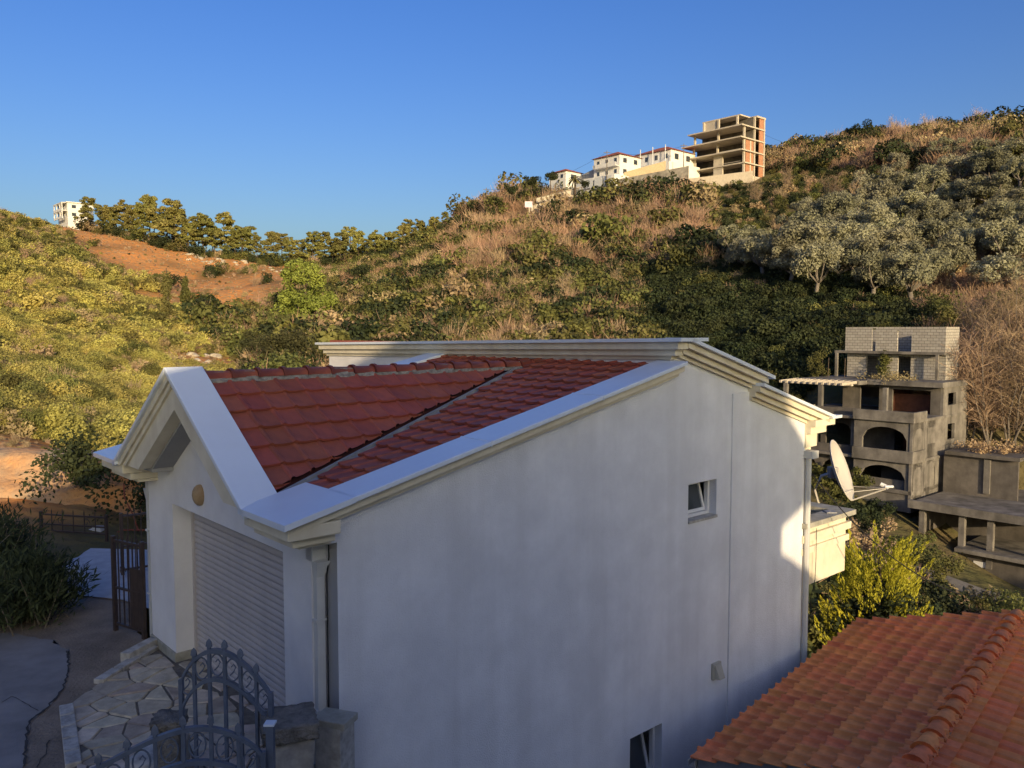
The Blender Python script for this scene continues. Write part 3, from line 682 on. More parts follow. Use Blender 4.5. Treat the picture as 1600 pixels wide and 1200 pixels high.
for i, (sx, sy) in enumerate(seeds):
    if not inside(FC, sx, sy): continue
    cell = [(sx-1,sy-1),(sx+1,sy-1),(sx+1,sy+1),(sx-1,sy+1)]
    for j, (tx, ty) in enumerate(seeds):
        if j != i and math.hypot(tx-sx, ty-sy) < 2: cell = clip_poly(cell, ((sx+tx)/2, (sy+ty)/2), (sx-tx, sy-ty))
    for k in range(len(FC)):                       # keep to the outline where it is convex locally
        a_, b_ = FC[k], FC[(k+1) % len(FC)]; mxp = ((a_[0]+b_[0])/2, (a_[1]+b_[1])/2)
        if math.hypot(mxp[0]-sx, mxp[1]-sy) < 1.6 or k in (0, 1, 2):
            n = (-(b_[1]-a_[1]), b_[0]-a_[0]); 
            if (sx-a_[0])*n[0] + (sy-a_[1])*n[1] < 0: n = (-n[0], -n[1])
            cell = clip_poly(cell, a_, n)
    cell = shrink(cell, rs.uniform(.007, .016)) if len(cell) >= 3 else []
    if len(cell) < 3: continue
    h = rs.uniform(.022, .034); top = shrink(cell, .012)
    if len(top) != len(cell): top = cell
    mb = MB(); n = len(cell)
    tl = rs.uniform(-.006, .006)
    mb.add([(x, y, .008) for x, y in cell] + [(x, y, h + tl*(x-sx)) for x, y in top], [tuple(range(n, 2*n))] + [(q_, (q_+1) % n, n+(q_+1) % n, n+q_) for q_ in range(n)])
    mb.build('stone', flag, fc)
# white kerb stones along the left edge and the step by the pillar
ka = Vector((FC[0][0], FC[0][1], 0)); kb = Vector((FC[-1][0], FC[-1][1], 0)); n = 5
for i in range(n):
    p0 = ka.lerp(kb, (i + .03) / n); p1 = ka.lerp(kb, (i + .97) / n)
    MB().beam(p0 + Vector((-.02,0,-.02)), p1 + Vector((-.02,0,-.02)), .17, .16).build('kerb_stone', limestone, fc, bevel=.012)
ka = Vector((FC[1][0], FC[1][1], 0)); kb = Vector((FC[2][0], FC[2][1], 0))
for i in range(3):
    p0 = ka.lerp(kb, (i + .03) / 3); p1 = ka.lerp(kb, (i + .97) / 3)
    MB().beam(p0 + Vector((0,.05,.0)), p1 + Vector((0,.05,.0)), .16, .14).build('kerb_stone', limestone, fc, bevel=.012)
mb = MB().beam(gpt(190,1040) + Vector((0,.1,.07)), gpt(236,1015) + Vector((0,.1,.07)), .16, .16)
tag(mb.build('kerb_block', limestone, None, bevel=.012), 'ribbed white kerb block lying by the garage pillar', 'kerb block')

# ---- iron gates with arched tops
def gate_leaf(name, a, b, zs, rise, z0, label, skew=.5, bars=7, lo=.42):
    """a, b: plan ends; zs: spring height at both ends; arch of given rise; lo: distance of the inner arch"""
    a = Vector(a); b = Vector(b); L_ = (b - a).length; d = (b - a) / L_; nrm = Vector((-d.y, d.x, 0))
    root = empty(name, a, math.atan2(d.y, d.x), label, 'gate', 'iron gate leaves by the stone post')
    def arch(s, off=0):
        k = s / L_; q_ = 4 * k * (1 - k) if skew == .5 else math.sin(math.pi * k ** (math.log(.5) / math.log(skew)))
        return zs + rise * max(0, q_) ** .8 - off
    for nm, off in (('top_arch', 0), ('inner_arch', lo)):
        mb = MB(); N_ = 22
        for i in range(N_):
            s0 = L_*i/N_; s1 = L_*(i+1)/N_
            mb.hexa([(s0,-.025,arch(s0,off)-.045),(s1,-.025,arch(s1,off)-.045),(s1,.025,arch(s1,off)-.045),(s0,.025,arch(s0,off)-.045)], [(s0,-.025,arch(s0,off)),(s1,-.025,arch(s1,off)),(s1,.025,arch(s1,off)),(s0,.025,arch(s0,off))])
        mb.build(nm, iron_blue, root)
    for s in (0.02, L_-.02): MB().box(s-.022,s+.022,-.022,.022,z0,arch(s)+.01).build('stile', iron_blue, root)
    MB().box(.02,L_-.02,-.02,.02,z0+.08,z0+.12).build('bottom_rail', iron_blue, root)
    for i in range(1, bars):
        s = L_*i/bars; zt = arch(s) + .03
        mb = MB().box(s-.016,s+.016,-.016,.016,z0+.1,zt); mb.add([(s-.032,-.014,zt),(s+.032,-.014,zt),(s+.032,.014,zt),(s-.032,.014,zt),(s-.026,-.01,zt+.05),(s+.026,-.01,zt+.05),(s+.026,.01,zt+.05),(s-.026,.01,zt+.05),(s,0,zt+.085)],
               [(0,1,5,4),(1,2,6,5),(2,3,7,6),(3,0,4,7),(4,5,8),(5,6,8),(6,7,8),(7,4,8),(3,2,1,0)])
        mb.build('bar', iron_blue, root)
    for i in range(bars):
        s = L_*(i+.5)/bars; zc_ = (arch(s) + arch(s, lo)) / 2 - .02; rad = min(.075, L_/bars*.42)
        pts = [(s + rad*math.cos(t_*math.pi/8), 0, zc_ + rad*1.55*math.sin(t_*math.pi/8)) for t_ in range(17)]
        mb = MB().tube(pts, .009, 5, cap=False)
        mb.tube([(s-.03,0,zc_-.06),(s+.01,0,zc_-.02),(s+.035,0,zc_+.03),(s+.01,0,zc_+.06),(s-.015,0,zc_+.03)], .008, 5)
        mb.build('scroll', iron_blue, root)
    return root
gate_leaf('iron_gate', (-3.48,8.45,0), (-2.45,8.25,0), 1.25, .46, .08, 'arched blue grey iron gate leaf standing between two stone posts', skew=.42, bars=6, lo=.30)
gate_leaf('iron_gate', (-3.95,7.15,0), (-2.32,7.55,0), 1.00, .36, .06, 'arched blue grey iron gate leaf swung open in front of its pair', skew=.62, bars=7, lo=.32)
ip = empty('iron_post', (-2.29,7.62,0), 0, 'square blue grey iron hinge post with a flat cap', 'post')
MB().box(-.035,.035,-.035,.035,0,1.27).build('shaft', iron_blue, ip); MB().box(-.05,.05,-.05,.05,1.27,1.29).build('cap', sheet, ip)
def rough_block(name, parent, c, sx, sy, z0, z1, mat, amp=.03, seed=1, sub=5):
    bm = bmesh.new(); bmesh.ops.create_cube(bm, size=1)
    bmesh.ops.subdivide_edges(bm, edges=bm.edges[:], cuts=sub, use_grid_fill=True); rs_ = random.Random(seed)
    for v_ in bm.verts:
        f = .5 ** 6 * 64
        v_.co = Vector((c[0] + v_.co.x*sx, c[1] + v_.co.y*sy, (z0+z1)/2 + v_.co.z*(z1-z0)))
        v_.co += Vector((rs_.uniform(-amp,amp), rs_.uniform(-amp,amp), rs_.uniform(-amp,amp)))
    me_ = bpy.data.meshes.new(name); bm.to_mesh(me_); bm.free(); me_.materials.append(mat); me_.shade_smooth()
    o = bpy.data.objects.new(name, me_); link(o, parent); return o
sp = empty('stone_post', (-2.28,8.22,0), R(20), 'squat stone gatepost with a rough dark pebbly cap', 'gatepost', None)
rough_block('shaft', sp, (0,0), .44, .44, -.1, .92, render_old, .012, 2); rough_block('cap', sp, (0,0), .54, .52, .90, 1.06, roughstone, .012, 3, 9)
sp2 = empty('stone_post', (-3.62,8.5,0), R(8), 'narrow dark mossy stone gatepost on the paving', 'gatepost', None)
rough_block('shaft', sp2, (0,0), .24, .24, -.1, .82, roughstone, .015, 5); rough_block('cap', sp2, (0,0), .30, .30, .81, .93, roughstone, .018, 6, 5)
lw = empty('low_wall', (0,0,0), 0, 'low white wall with a stone coping joining gatepost and house', 'wall')
c0 = Vector((-1.95,8.5,0)); c1 = HL(.165,-3.0,0) + Vector((.05,-.1,0))
MB().beam(c0 + Vector((0,0,.3)), c1 + Vector((0,0,.3)), .3, 1.0).build('wall_body', limestone, lw); MB().beam(c0 + Vector((0,0,.83)), c1 + Vector((0,0,.83)), .40, .08).build('coping', plinth, lw, bevel=.01)
wb = rough_block('white_slab', None, (-3.95,8.95), .42, .75, 0.02, .34, limestone, .012, 8, 4); tag(wb, 'weathered white stone slab beside the mossy gatepost', 'stone slab')

# ---- brown iron side gate and the fence behind it
def rail_fence(name, a, b, z0, z1, label, sp=.12, solid=False, cat='fence'):
    a = Vector(a); b = Vector(b); L_ = (b-a).length; root = empty(name, a, math.atan2(b.y-a.y, b.x-a.x), label, cat)
    MB().box(0,L_,-.02,.02,z1-.04,z1).build('top_rail', iron_brown, root); MB().box(0,L_,-.02,.02,z0+.06,z0+.10).build('bottom_rail', iron_brown, root)
    MB().box(0,L_,-.018,.018,z0+(z1-z0)*.45,z0+(z1-z0)*.45+.035).build('middle_rail', iron_brown, root)
    for s in (0, L_): MB().box(s-.03,s+.03,-.03,.03,z0-.1,z1+.05).build('post', iron_brown, root)
    n_ = int(L_/sp); bmh = bpy.data.meshes.new('bar'); mb = MB().box(-.009,.009,-.009,.009,z0+.08,z1+.07).add([(-.012,-.006,z1+.07),(.012,-.006,z1+.07),(.012,.006,z1+.07),(-.012,.006,z1+.07),(0,0,z1+.15)], [(0,1,4),(1,2,4),(2,3,4),(3,0,4)]); bmh.from_pydata(mb.v, [], mb.f); bmh.materials.append(iron_brown)
    for i in range(1, n_): o = bpy.data.objects.new('bar', bmh); link(o, root); o.location = (L_*i/n_, 0, 0)
    if solid: MB().box(L_*.55,L_-.04,-.006,.006,z0+.1,z0+(z1-z0)*.72).build('sheet_panel', iron_brown, root)
    for i in range(2):
        s = L_*(.3+.4*i); pts = [(s+.09*math.cos(t_)*(1-t_/9), 0, z0+(z1-z0)*.66+.11*math.sin(t_)*(1-t_/9)) for t_ in [k_*.5 for k_ in range(15)]]
        MB().tube(pts, .008, 5).build('scroll', iron_brown, root)
    return root
g0 = gpt(172,992); g1 = gpt(232,1028)
rail_fence('side_gate', (g0.x,g0.y+.2,0), HL(-.05,2.85,0), .05, 1.55, 'dark brown iron side gate with a sheet panel, left of the garage', solid=True, cat='gate')
f0 = gpt(208,905); rail_fence('yard_fence', (f0.x-.3,f0.y+.2,0), (f0.x+1.6,f0.y+1.6,0), .05, 1.25, 'brown iron fence with scrolls behind the side gate')
yard = sheet_poly('paved_yard', [(-9.4,15.6),(-7.2,15.0),(-5.6,13.9),(-3.9,15.4),(-5.5,18.2),(-9.6,18.6)], .03, M('pale_paving', (.50,.50,.50), (.38,.38,.39), rough=.8, scale=3))
tb = MB().hexa([(-8.45,14.75,.05),(-7.9,14.75,.05),(-7.9,14.8,.05),(-8.45,14.8,.05)], [(-8.6,15.0,.62),(-8.05,15.0,.62),(-8.05,15.05,.62),(-8.6,15.05,.62)])
tag(tb.build('leaning_panel', M('panel_white', (.6,.61,.63), (.5,.51,.54), rough=.6, scale=5), None), 'white tiled panel leaning outside the side gate', 'panel')

# ---- cut bank on the left: orange earth over pale rock
n_, m_ = 90, 16; vs = []; fs = []
bank_line = [(-30,21.5),(-22,20.5),(-15,20.8),(-11.5,21.8),(-9,22.8),(-6.5,24.5),(-4.5,27)]
def bl(t_):
    k = t_ * (len(bank_line)-1); i = min(int(k), len(bank_line)-2); f = k-i
    return Vector((*bank_line[i], 0)).lerp(Vector((*bank_line[i+1], 0)), f)
for i in range(n_+1):
    p = bl(i/n_)
    for j in range(m_+1):
        k = j/m_; q = p + Vector((.25, 1, 0)).normalized() * (k*2.6 + .5*(k > .9))
        nz_ = float(vnoise(np.array([q.x*1.0 + k*2]), np.array([k*3.+q.y]), .8, 31)[0])*.7 + float(vnoise(np.array([q.x]), np.array([k*5.]), .3, 33)[0])*.28
        top = 1.45 + .35*float(vnoise(np.array([p.x]), np.array([0.]), 4, 35)[0])
        zz = -.25 + (top+.25)*min(1, k*1.12)**.75
        vs.append((q.x + nz_*.35, q.y - nz_*.5, zz + nz_*.12))
for i in range(n_):
    for j in range(m_): fs.append((i*(m_+1)+j, (i+1)*(m_+1)+j, (i+1)*(m_+1)+j+1, i*(m_+1)+j+1))
bankm = M('bank_earth', (.60,.27,.085), (.34,.28,.20), rough=.95, scale=.42, bump=1.0, bscale=5, bdist=.1, detail=9)
bank = MB().add(vs, fs).build('earth_bank', bankm, None, smooth=True); bank['kind'] = 'structure'
# meter boxes with conduits on the bank
bp_ = at(139, 848, 20.6)
mbx = empty('meter_boxes', (bp_.x, bp_.y, 0), 0, 'two white electric meter boxes with red conduits below the bank', 'meter box')
zb = bp_.z
MB().box(-.16,.14,-.1,.1,zb+.08,zb+.36).build('box', boxm, mbx, bevel=.01); MB().box(.145,.36,-.12,.08,zb-.02,zb+.42).build('box', boxm, mbx, bevel=.01)
MB().tube([(.0,0,zb+.1),(.0,.05,zb-.2),(.1,.0,-.1)], .03, 6).tube([(.22,0,zb),(.24,.05,zb-.2),(.25,0,-.1)], .03, 6).build('conduit', cable_r, mbx)
MB().tube([(.36,0,zb+.1),(.5,.05,zb+.02),(.55,.1,zb+.2),(.8,.2,zb+.28),(1.5,.3,zb+.25),(2.2,.5,zb+.3),(3,.9,zb+.35)], .022, 6).build('conduit', cable_r, mbx)
MB().tube([(1.1,.35,zb+.2),(.9,.5,zb+.6),(.6,.7,zb+1.0),(.5,.9,zb+1.35)], .02, 6).build('conduit', cable_r, mbx)
MB().box(-.05,.25,.02,.08,-.2,zb+.1).build('stand', lead, mbx)
rl = rail_fence('bank_railing', (bp_.x-.9, bp_.y-.5, 0), (bp_.x+.9, bp_.y-.9, 0), .0, .5, 'thin dark railing in front of the meter boxes', sp=.3)
# ================================================================ the abandoned concrete building in the valley
AO = at(1475, 600, 60); AO.z = -6.2
ab = empty('abandoned_building', AO, RZ, 'abandoned roofless concrete shell with arched loggias on the hillside', 'building')
blockm = bpy.data.materials.new('concrete_block'); blockm.use_nodes = True; t = blockm.node_tree
bt = t.nodes.new('ShaderNodeTexBrick'); bt.inputs['Scale'].default_value = 1.0; bt.inputs['Brick Width'].default_value = .42; bt.inputs['Row Height'].default_value = .22; bt.inputs['Mortar Size'].default_value = .014
bt.inputs['Color1'].default_value = (.42,.39,.34,1); bt.inputs['Color2'].default_value = (.34,.31,.27,1); bt.inputs['Mortar'].default_value = (.12,.11,.10,1)
tcn = t.nodes.new('ShaderNodeTexCoord'); mpn = t.nodes.new('ShaderNodeMapping'); mpn.inputs['Rotation'].default_value = (R(90), 0, R(90))
cx_ = t.nodes.new('ShaderNodeSeparateXYZ'); ax_ = t.nodes.new('ShaderNodeMath'); ax_.operation = 'ADD'; cb_ = t.nodes.new('ShaderNodeCombineXYZ')
t.links.new(tcn.outputs['Object'], cx_.inputs[0]); t.links.new(cx_.outputs[0], ax_.inputs[0]); t.links.new(cx_.outputs[1], ax_.inputs[1]); t.links.new(ax_.outputs[0], cb_.inputs[0]); t.links.new(cx_.outputs[2], cb_.inputs[1])
t.links.new(cb_.outputs[0], bt.inputs['Vector']); t.links.new(bt.outputs['Color'], t.nodes['Principled BSDF'].inputs['Base Color']); t.nodes['Principled BSDF'].inputs['Roughness'].default_value = .95
bpn = t.nodes.new('ShaderNodeBump'); bpn.inputs['Strength'].default_value = .7; bpn.inputs['Distance'].default_value = .03; bpn.invert = True
t.links.new(bt.outputs['Fac'], bpn.inputs['Height']); t.links.new(bpn.outputs['Normal'], t.nodes['Principled BSDF'].inputs['Normal'])
def arch_wall(name, mat, parent, axis, pos, th, a0, a1, z0, z1, holes):
    """wall in the plane axis=pos, from a0..a1, z0..z1, with holes (c0, c1, zbottom, zspring, arched)"""
    mb = MB(); edges = sorted(holes); cur = a0
    def seg(p0, p1, q0, q1):
        if p1 - p0 < 1e-4 or q1 - q0 < 1e-4: return
        if axis == 0: mb.box(pos, pos+th, p0, p1, q0, q1)
        else: mb.box(p0, p1, pos, pos+th, q0, q1)
    for c0, c1, zb, zs_, arched in edges:
        seg(cur, c0, z0, z1); seg(c0, c1, z0, zb)
        if arched:
            n = 12; r = (c1-c0)/2; m = (c0+c1)/2
            for i in range(n):
                p0 = c0 + (c1-c0)*i/n; p1 = c0 + (c1-c0)*(i+1)/n; ha = min(z1-.02, zs_ + arched*math.sqrt(max(0, 1-((p0-m)/r)**2))); hb = min(z1-.02, zs_ + arched*math.sqrt(max(0, 1-((p1-m)/r)**2)))
                P_ = [(p0, ha), (p1, hb), (p1, z1), (p0, z1)]
                mb.prism(P_, axis, pos, pos+th)
        else: seg(c0, c1, zs_, z1)
        cur = c1
    seg(cur, a1, z0, z1)
    return mb.build(name, mat, parent, fix=False)
# end wall facing the valley (plane y = 0), three storeys stepped back at the top
arch_wall('end_wall', concrete, ab, 1, 0, .2, -3.0, 4.5, -1.5, 4.75, [(-2.67,-1.25,3.1,4.27,0),(.95,2.25,3.1,4.27,0),(-2.6,-1.1,-.2,1.1,.7)])
arch_wall('end_wall', concrete, ab, 1, 0, .2, 0, 4.5, 4.75, 7.0, [(.85,2.35,5.65,6.55,0)])
arch_wall('loggia_side', concrete, ab, 1, 0.02, .2, -5.0, -3.02, -1.5, 4.75, [(-4.7,-3.3,2.8,3.7,.65),(-4.7,-3.3,-.4,1.0,.6)])
# floors: ground, first, second, roof
for nm, x0, x1, y0, y1, z0, z1 in [('floor_slab',-5.0,4.5,.0,9.6,-.25,0),('floor_slab',-5.05,4.45,-.06,9.6,1.93,2.12),('floor_slab',-5.05,4.45,-.06,10.2,4.76,4.95),('roof_slab',-.6,4.9,-.15,5.4,7.0,7.38)]:
    MB().box(x0,x1,y0,y1,z0,z1).build(nm, concrete, ab)
MB().box(-2.0,4.9,5.4,10.6,7.0,7.3).build('roof_slab', concrete, ab)
for i in range(11): MB().beam((-4.3,5.6+i*.5,7.15),(-1.6,5.6+i*.5,7.22),.16,.2).build('pergola_beam', concrete_n, ab)
MB().box(-2.9,-2.6,5.5,10.9,6.95,7.08).build('pergola_beam', concrete_n, ab)
# parapets: near block stands proud of the far one
MB().box(-5.2,-5.04,-.1,4.2,4.78,5.5).box(-5.04,-3.0,-.1,.05,4.96,5.5).build('parapet', concrete, ab)
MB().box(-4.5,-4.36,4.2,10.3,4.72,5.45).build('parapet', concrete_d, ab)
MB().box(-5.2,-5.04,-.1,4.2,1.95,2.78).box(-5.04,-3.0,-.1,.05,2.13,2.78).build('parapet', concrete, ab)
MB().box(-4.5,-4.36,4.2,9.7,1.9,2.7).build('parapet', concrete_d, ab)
MB().box(-4.5,-4.36,.3,4.0,-.3,.6).build('parapet', concrete, ab)
# loggia fronts and columns
arch_wall('loggia_front', concrete, ab, 0, -4.95, .22, 0.02, 4.2, 2.12, 4.76, [(.45,3.6,2.7,3.5,.85)])
arch_wall('loggia_front', concrete, ab, 0, -4.9, .22, 0.02, 4.2, -1.5, 1.93, [(.5,3.7,-.3,.75,.85)])
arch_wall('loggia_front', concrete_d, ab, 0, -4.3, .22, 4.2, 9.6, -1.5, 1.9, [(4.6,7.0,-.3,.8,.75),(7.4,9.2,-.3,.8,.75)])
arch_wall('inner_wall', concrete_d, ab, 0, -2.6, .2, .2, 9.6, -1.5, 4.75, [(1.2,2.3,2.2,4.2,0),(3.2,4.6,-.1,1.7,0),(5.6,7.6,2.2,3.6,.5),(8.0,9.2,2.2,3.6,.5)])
for y_ in (7.4, 4.4): MB().box(-4.42,-4.14,y_,y_+.3,2.12,4.76).build('column', concrete, ab)
for y_ in (10.0, 7.1, 2.2): MB().box(-4.3,-4.0,y_,y_+.3,4.95,7.05).build('column', concrete, ab)
arch_wall('upper_front', concrete_d, ab, 0, .0, .2, .2, 9.6, 4.95, 7.0, [(.9,3.7,4.96,6.7,0),(4.7,6.2,4.96,6.8,0),(7.6,9.4,4.96,6.9,0)])
MB().box(-3.4,-3.2,8.2,10.0,4.95,5.4).build('low_wall', concrete_n, ab)
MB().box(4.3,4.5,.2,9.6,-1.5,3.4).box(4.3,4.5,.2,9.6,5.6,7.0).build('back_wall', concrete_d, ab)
MB().box(.3,4.3,2.9,3.05,2.12,4.75).box(.3,4.3,4.2,4.35,4.95,7.0).box(-2.3,4.3,6.4,6.55,-.0,1.9).box(1.2,1.4,.3,5,4.96,6.3).build('partition', M('old_brick', (.17,.07,.045), (.10,.045,.03), rough=.95, scale=2), ab)
# blockwork storey on the roof
arch_wall('block_wall', blockm, ab, 0, 2.4, .2, .9, 8.7, 9.5, 11.4, [(3.4,4.5,9.5,11.15,0),(6.2,6.5,9.5,11.3,0)])
arch_wall('block_wall', blockm, ab, 1, .9, .2, 2.6, 5.0, 7.4, 11.4, [])
arch_wall('block_wall', blockm, ab, 0, 2.6, .2, 1.0, 8.6, 7.38, 9.3, [(3.5,4.5,7.38,9.1,0),(6.0,7.0,7.38,9.1,0)])
MB().box(2.0,5.2,.8,9.4,9.3,9.5).build('upper_slab', concrete, ab)
MB().box(4.9,5.1,1.1,8.7,7.4,11.2).build('block_wall', blockm, ab)
for y_ in (9.1, 1.2): MB().box(1.9,2.1,y_,y_+.2,7.38,9.3).build('column', concrete, ab)
for x_, y_ in ((1.4,8.2),(1.2,9.5),(1.5,10.2)): MB().tube([(x_,y_,7.3),(x_+.05,y_,8.9)], .03, 5).build('starter_bar', bark, ab)
# lower wing: side block, terrace on columns, garage level
an = empty('garage_ruin', AO + V * -.2, RZ, 'lower concrete garage terrace on columns beside the ruin', 'building')
MB().box(-1.0,4.2,-5.2,-.4,2.3,2.55).build('roof_slab', concrete_d, an)
arch_wall('side_wall', concrete_d, an, 0, -.6, .2, -5.0,-.2, -1, 2.3, [])
MB().box(-.75,-.58,-3.3,-2.9,-.2,2.2).build('pilaster', concrete, an)
MB().box(-6.5,4.4,-11.0,-.25,-.75,-.45).build('terrace_slab', concrete, an)
MB().box(-6.6,-6.3,-11.0,-.25,-.78,-.25).build('terrace_edge', concrete, an)
for y_ in (-1.2,-3.7,-5.4,-8.4): MB().box(-6.2,-5.85,y_,y_+.35,-4.0,-.75).build('column', concrete, an)
MB().box(-6.9,4,-11.0,-3.4,-3.1,-2.85).build('lower_slab', concrete, an)
MB().box(-6.1,-5.9,-11.0,-3.5,-6.0,-3.1).build('lower_wall', concrete_d, an)
MB().box(-2.0,-1.8,-11,-.3,-5.5,-.75).box(-5.5,-1.8,-1.0,-.8,-5,-.75).build('rear_wall', concrete_d, an)
MB().box(-6.13,-6.105,-5.2,-4.3,-4.0,-3.65).build('wall_plate', frame_w, an)

# ================================================================ buildings on the ridge
def win(parent, x0, x1, y0, y1, z0, z1, m=None):
    wi_ = MB().box(x0,x1,y0,y1,z0,z1).build('window', frame_w, parent)
    e = .06; px0, px1, py0, py1 = (x0-.02, x0+.02, y0+e, y1-e) if abs(x1-x0) < abs(y1-y0) else (x0+e, x1-e, y0-.02, y0+.02)
    MB().box(px0,px1,py0,py1,z0+e,z1-e).build('pane', m or glass_d, wi_); return wi_
# unfinished frame building
BO = at(1162, 272, 205); bd = empty('unfinished_building', BO, RZ, 'unfinished five storey concrete frame with brick infill on the ridge', 'building')
for k in range(5):
    z = k*2.95; y1 = (17.0, 17.0, 17.2, 15.6, 12.6)[k]; x0 = (0,0,-.6,-.2,.6)[k]
    MB().box(x0-(1.5 if k in (1,2,3) else .2),8.6,-.4 if k != 4 else 1.5,y1,z+2.65,z+2.95).build('floor_slab', concrete_n, bd)
    MB().box(4.2,4.4,.3,y1-.3,z,z+2.65).build('rear_wall', concrete_d, bd)
    for y_ in ((0.05, 6.2, 8.4, 16.5) if k < 2 else (0.05, 7.6, 14.8) if k == 2 else (.05, 7.4, 14.5) if k == 3 else (2.0, 7.4, 11.8)):
        MB().box(.1,.55,y_,y_+.45,z,z+2.65).build('column', concrete_n, bd)
    if k < 2:
        MB().box(.1,.4,6.6,8.4,z,z+2.65).build('wall_bay', concrete_n, bd); MB().box(.1,.3,14.2,15.0,z,z+2.65).build('wall_bay', concrete_n, bd)
        MB().box(.12,.3,15.4,16.5,z,z+2.65).build('brick_infill', hollow, bd)
        MB().box(-1.45,-1.3,.2,6.3,z+2.95,z+3.05).build('slab_edge', concrete_n, bd)
    if k == 4:
        MB().box(.5,.7,8.4,11.8,z,z+2.65).build('wall_bay', concrete_n, bd)
    if k < 3:
        for q, (x_a, x_b) in enumerate([(.9,2.6),(3.3,4.2)]): MB().box(x_a,x_b,.08,.25,z+.1,z+2.5).build('brick_infill', hollow, bd)
        MB().box(2.7,3.2,.06,.4,z,z+2.65).build('column', concrete_n, bd)
    MB().box(4.5,4.9,.0,.4,z,z+2.65).build('column', concrete_n, bd); MB().box(8.2,8.6,-.35,.3,z,z+2.65).build('column', concrete_n, bd)
    MB().box(6.3,8.1,-.2,0,z+.1,z+2.55).build('brick_infill', hollow, bd)
    MB().box(8.3,8.5,.3,y1,z,z+2.65).build('back_wall', concrete_d, bd)
MB().box(4.8,8.7,-.45,5,14.3,14.75).build('roof_slab', concrete_n, bd); MB().box(4.9,8.5,3.8,4.0,11.8,14.3).build('wall_bay', concrete_n, bd); MB().box(4.7,4.9,.3,4,11.8,14.3).build('wall_bay', concrete_n, bd)
MB().box(-1.2,.2,-1,17.5,-2.2,.1).build('base_wall', concrete_n, bd); MB().box(-.2,8.6,-.2,17,-2.5,0).build('base', concrete_n, bd)
def villa(name, px, py, d, L_, W_, H_, label, roof='hip', storeys=2, rz=RZ, roofm=None):
    o = at(px, py, d); rt_ = empty(name, o, rz, label, 'house')
    MB().box(0,W_,0,L_,-4,H_).build('wall', white_w, rt_)
    e = .5
    if roof == 'hip':
        h = min(L_, W_)*.22
        a = W_/2 if W_ < L_ else L_/2
        if L_ >= W_: rv = [(W_/2,W_/2,H_+h),(W_/2,L_-W_/2,H_+h)]
        else: rv = [(L_/2,L_/2,H_+h),(W_-L_/2,L_/2,H_+h)]
        c = [(-e,-e,H_),(W_+e,-e,H_),(W_+e,L_+e,H_),(-e,L_+e,H_)]
        f = [(0,1,4),(1,2,5,4),(2,3,5),(3,0,4,5)] if L_ >= W_ else [(3,0,4),(0,1,5,4),(1,2,5),(2,3,4,5)]
        MB().add(c + rv, f + [(0,1,2,3)]).build('roof', roofm or redroof, rt_)
    else:
        MB().box(-e,W_+e,-e,L_+e,H_,H_+.25).build('roof', white_w, rt_)
    sh = H_/storeys
    for k in range(storeys):
        z = k*sh
        n = max(2, int(L_/2.6))
        for i in range(n):
            y0 = L_*(i+.28)/n; win(rt_, -.04, .02, y0, y0+L_/n*.34, z+sh*.36, z+sh*.76)
        n = max(1, int(W_/3.2))
        for i in range(n):
            x0 = W_*(i+.3)/n; win(rt_, x0, x0+W_/n*.36, -.04, .02, z+sh*.32, z+sh*.78)
        if k:
            bl_ = MB().box(-1.3,0,.2,L_*.9,z-.12,z+.06).build('balcony', white_w, rt_)
            MB().box(-1.32,-1.22,.2,L_*.9,z+.06,z+.85).build('balustrade', white_w, bl_)
    return rt_
v1 = villa('ridge_villa', 968, 276, 205, 8.5, 8, 5.4, 'white two storey villa with small red roof beside a long terrace', storeys=2)
MB().box(-3.0,6,-1.0,11.5,-4,.2).build('terrace', white_w, v1)
for i in range(4): MB().box(-3.56,-3.5,-.6+i*3.1,1.9+i*3.1,-2.3,-.1).build('awning', boxm, v1)
MB().prism([(8.5,3.5),(14.5,2.2),(14.5,.6),(8.5,.6)], 0, 1, 6).build('lean_to', lead, v1)
v2 = villa('ridge_villa', 1048, 254, 210, 12.5, 9.5, 3.3, 'long white house with low red hip roof beside the concrete frame', storeys=1)
for i in range(3): MB().box(-.9,-.75,i*4+1,i*4+1.15,0,4.5).build('porch_post', frame_w, v2)
MB().box(-2.2,10.5,-1.2,13,-4.5,-.1).build('terrace', white_w, v2)
v3 = villa('ridge_villa', 884, 283, 215, 6, 6, 2.6, 'small white house with orange roof half hidden behind trees', storeys=1)
v4 = villa('ridge_villa', 774, 331, 228, 5.5, 5, 3.0, 'tiny white flat roofed house at the end of the ridge', roof='flat', storeys=1)
v5 = villa('hilltop_villa', 106, 341, 262, 11.5, 7.5, 4.9, 'white two storey villa with arched verandas on the hilltop', roof='flat', storeys=2)
for k in range(2):
    arch_wall('veranda', white_w, v5, 0, -1.6, .2, .2, 10.3, k*2.45, k*2.45+2.45, [(.6,2.6,k*2.45+.7,k*2.45+1.5,.6),(3.2,6.6,k*2.45+.7,k*2.45+1.5,.7),(7.2,9.8,k*2.45+.7,k*2.45+1.5,.6)])
    MB().box(-1.7,.1,.1,10.4,k*2.45+2.3,k*2.45+2.5).build('veranda_slab', white_w, v5)
shd = empty('hillside_shed', at(690,378,228), RZ, 'low weathered shed with a flat roof under the pines', 'shed')
MB().box(0,4,0,8,-1.5,2.4).build('wall', wood, shd); MB().box(-.5,4.5,-.5,8.5,2.4,2.62).build('roof', concrete_d, shd)
for i in range(3): win(shd, -.04, .02, 1+i*2.5, 2.2+i*2.5, .6, 1.8)
MB().box(-2.5,-2.2,-9,0,-2,-.2).build('yard_wall', concrete_n, shd)
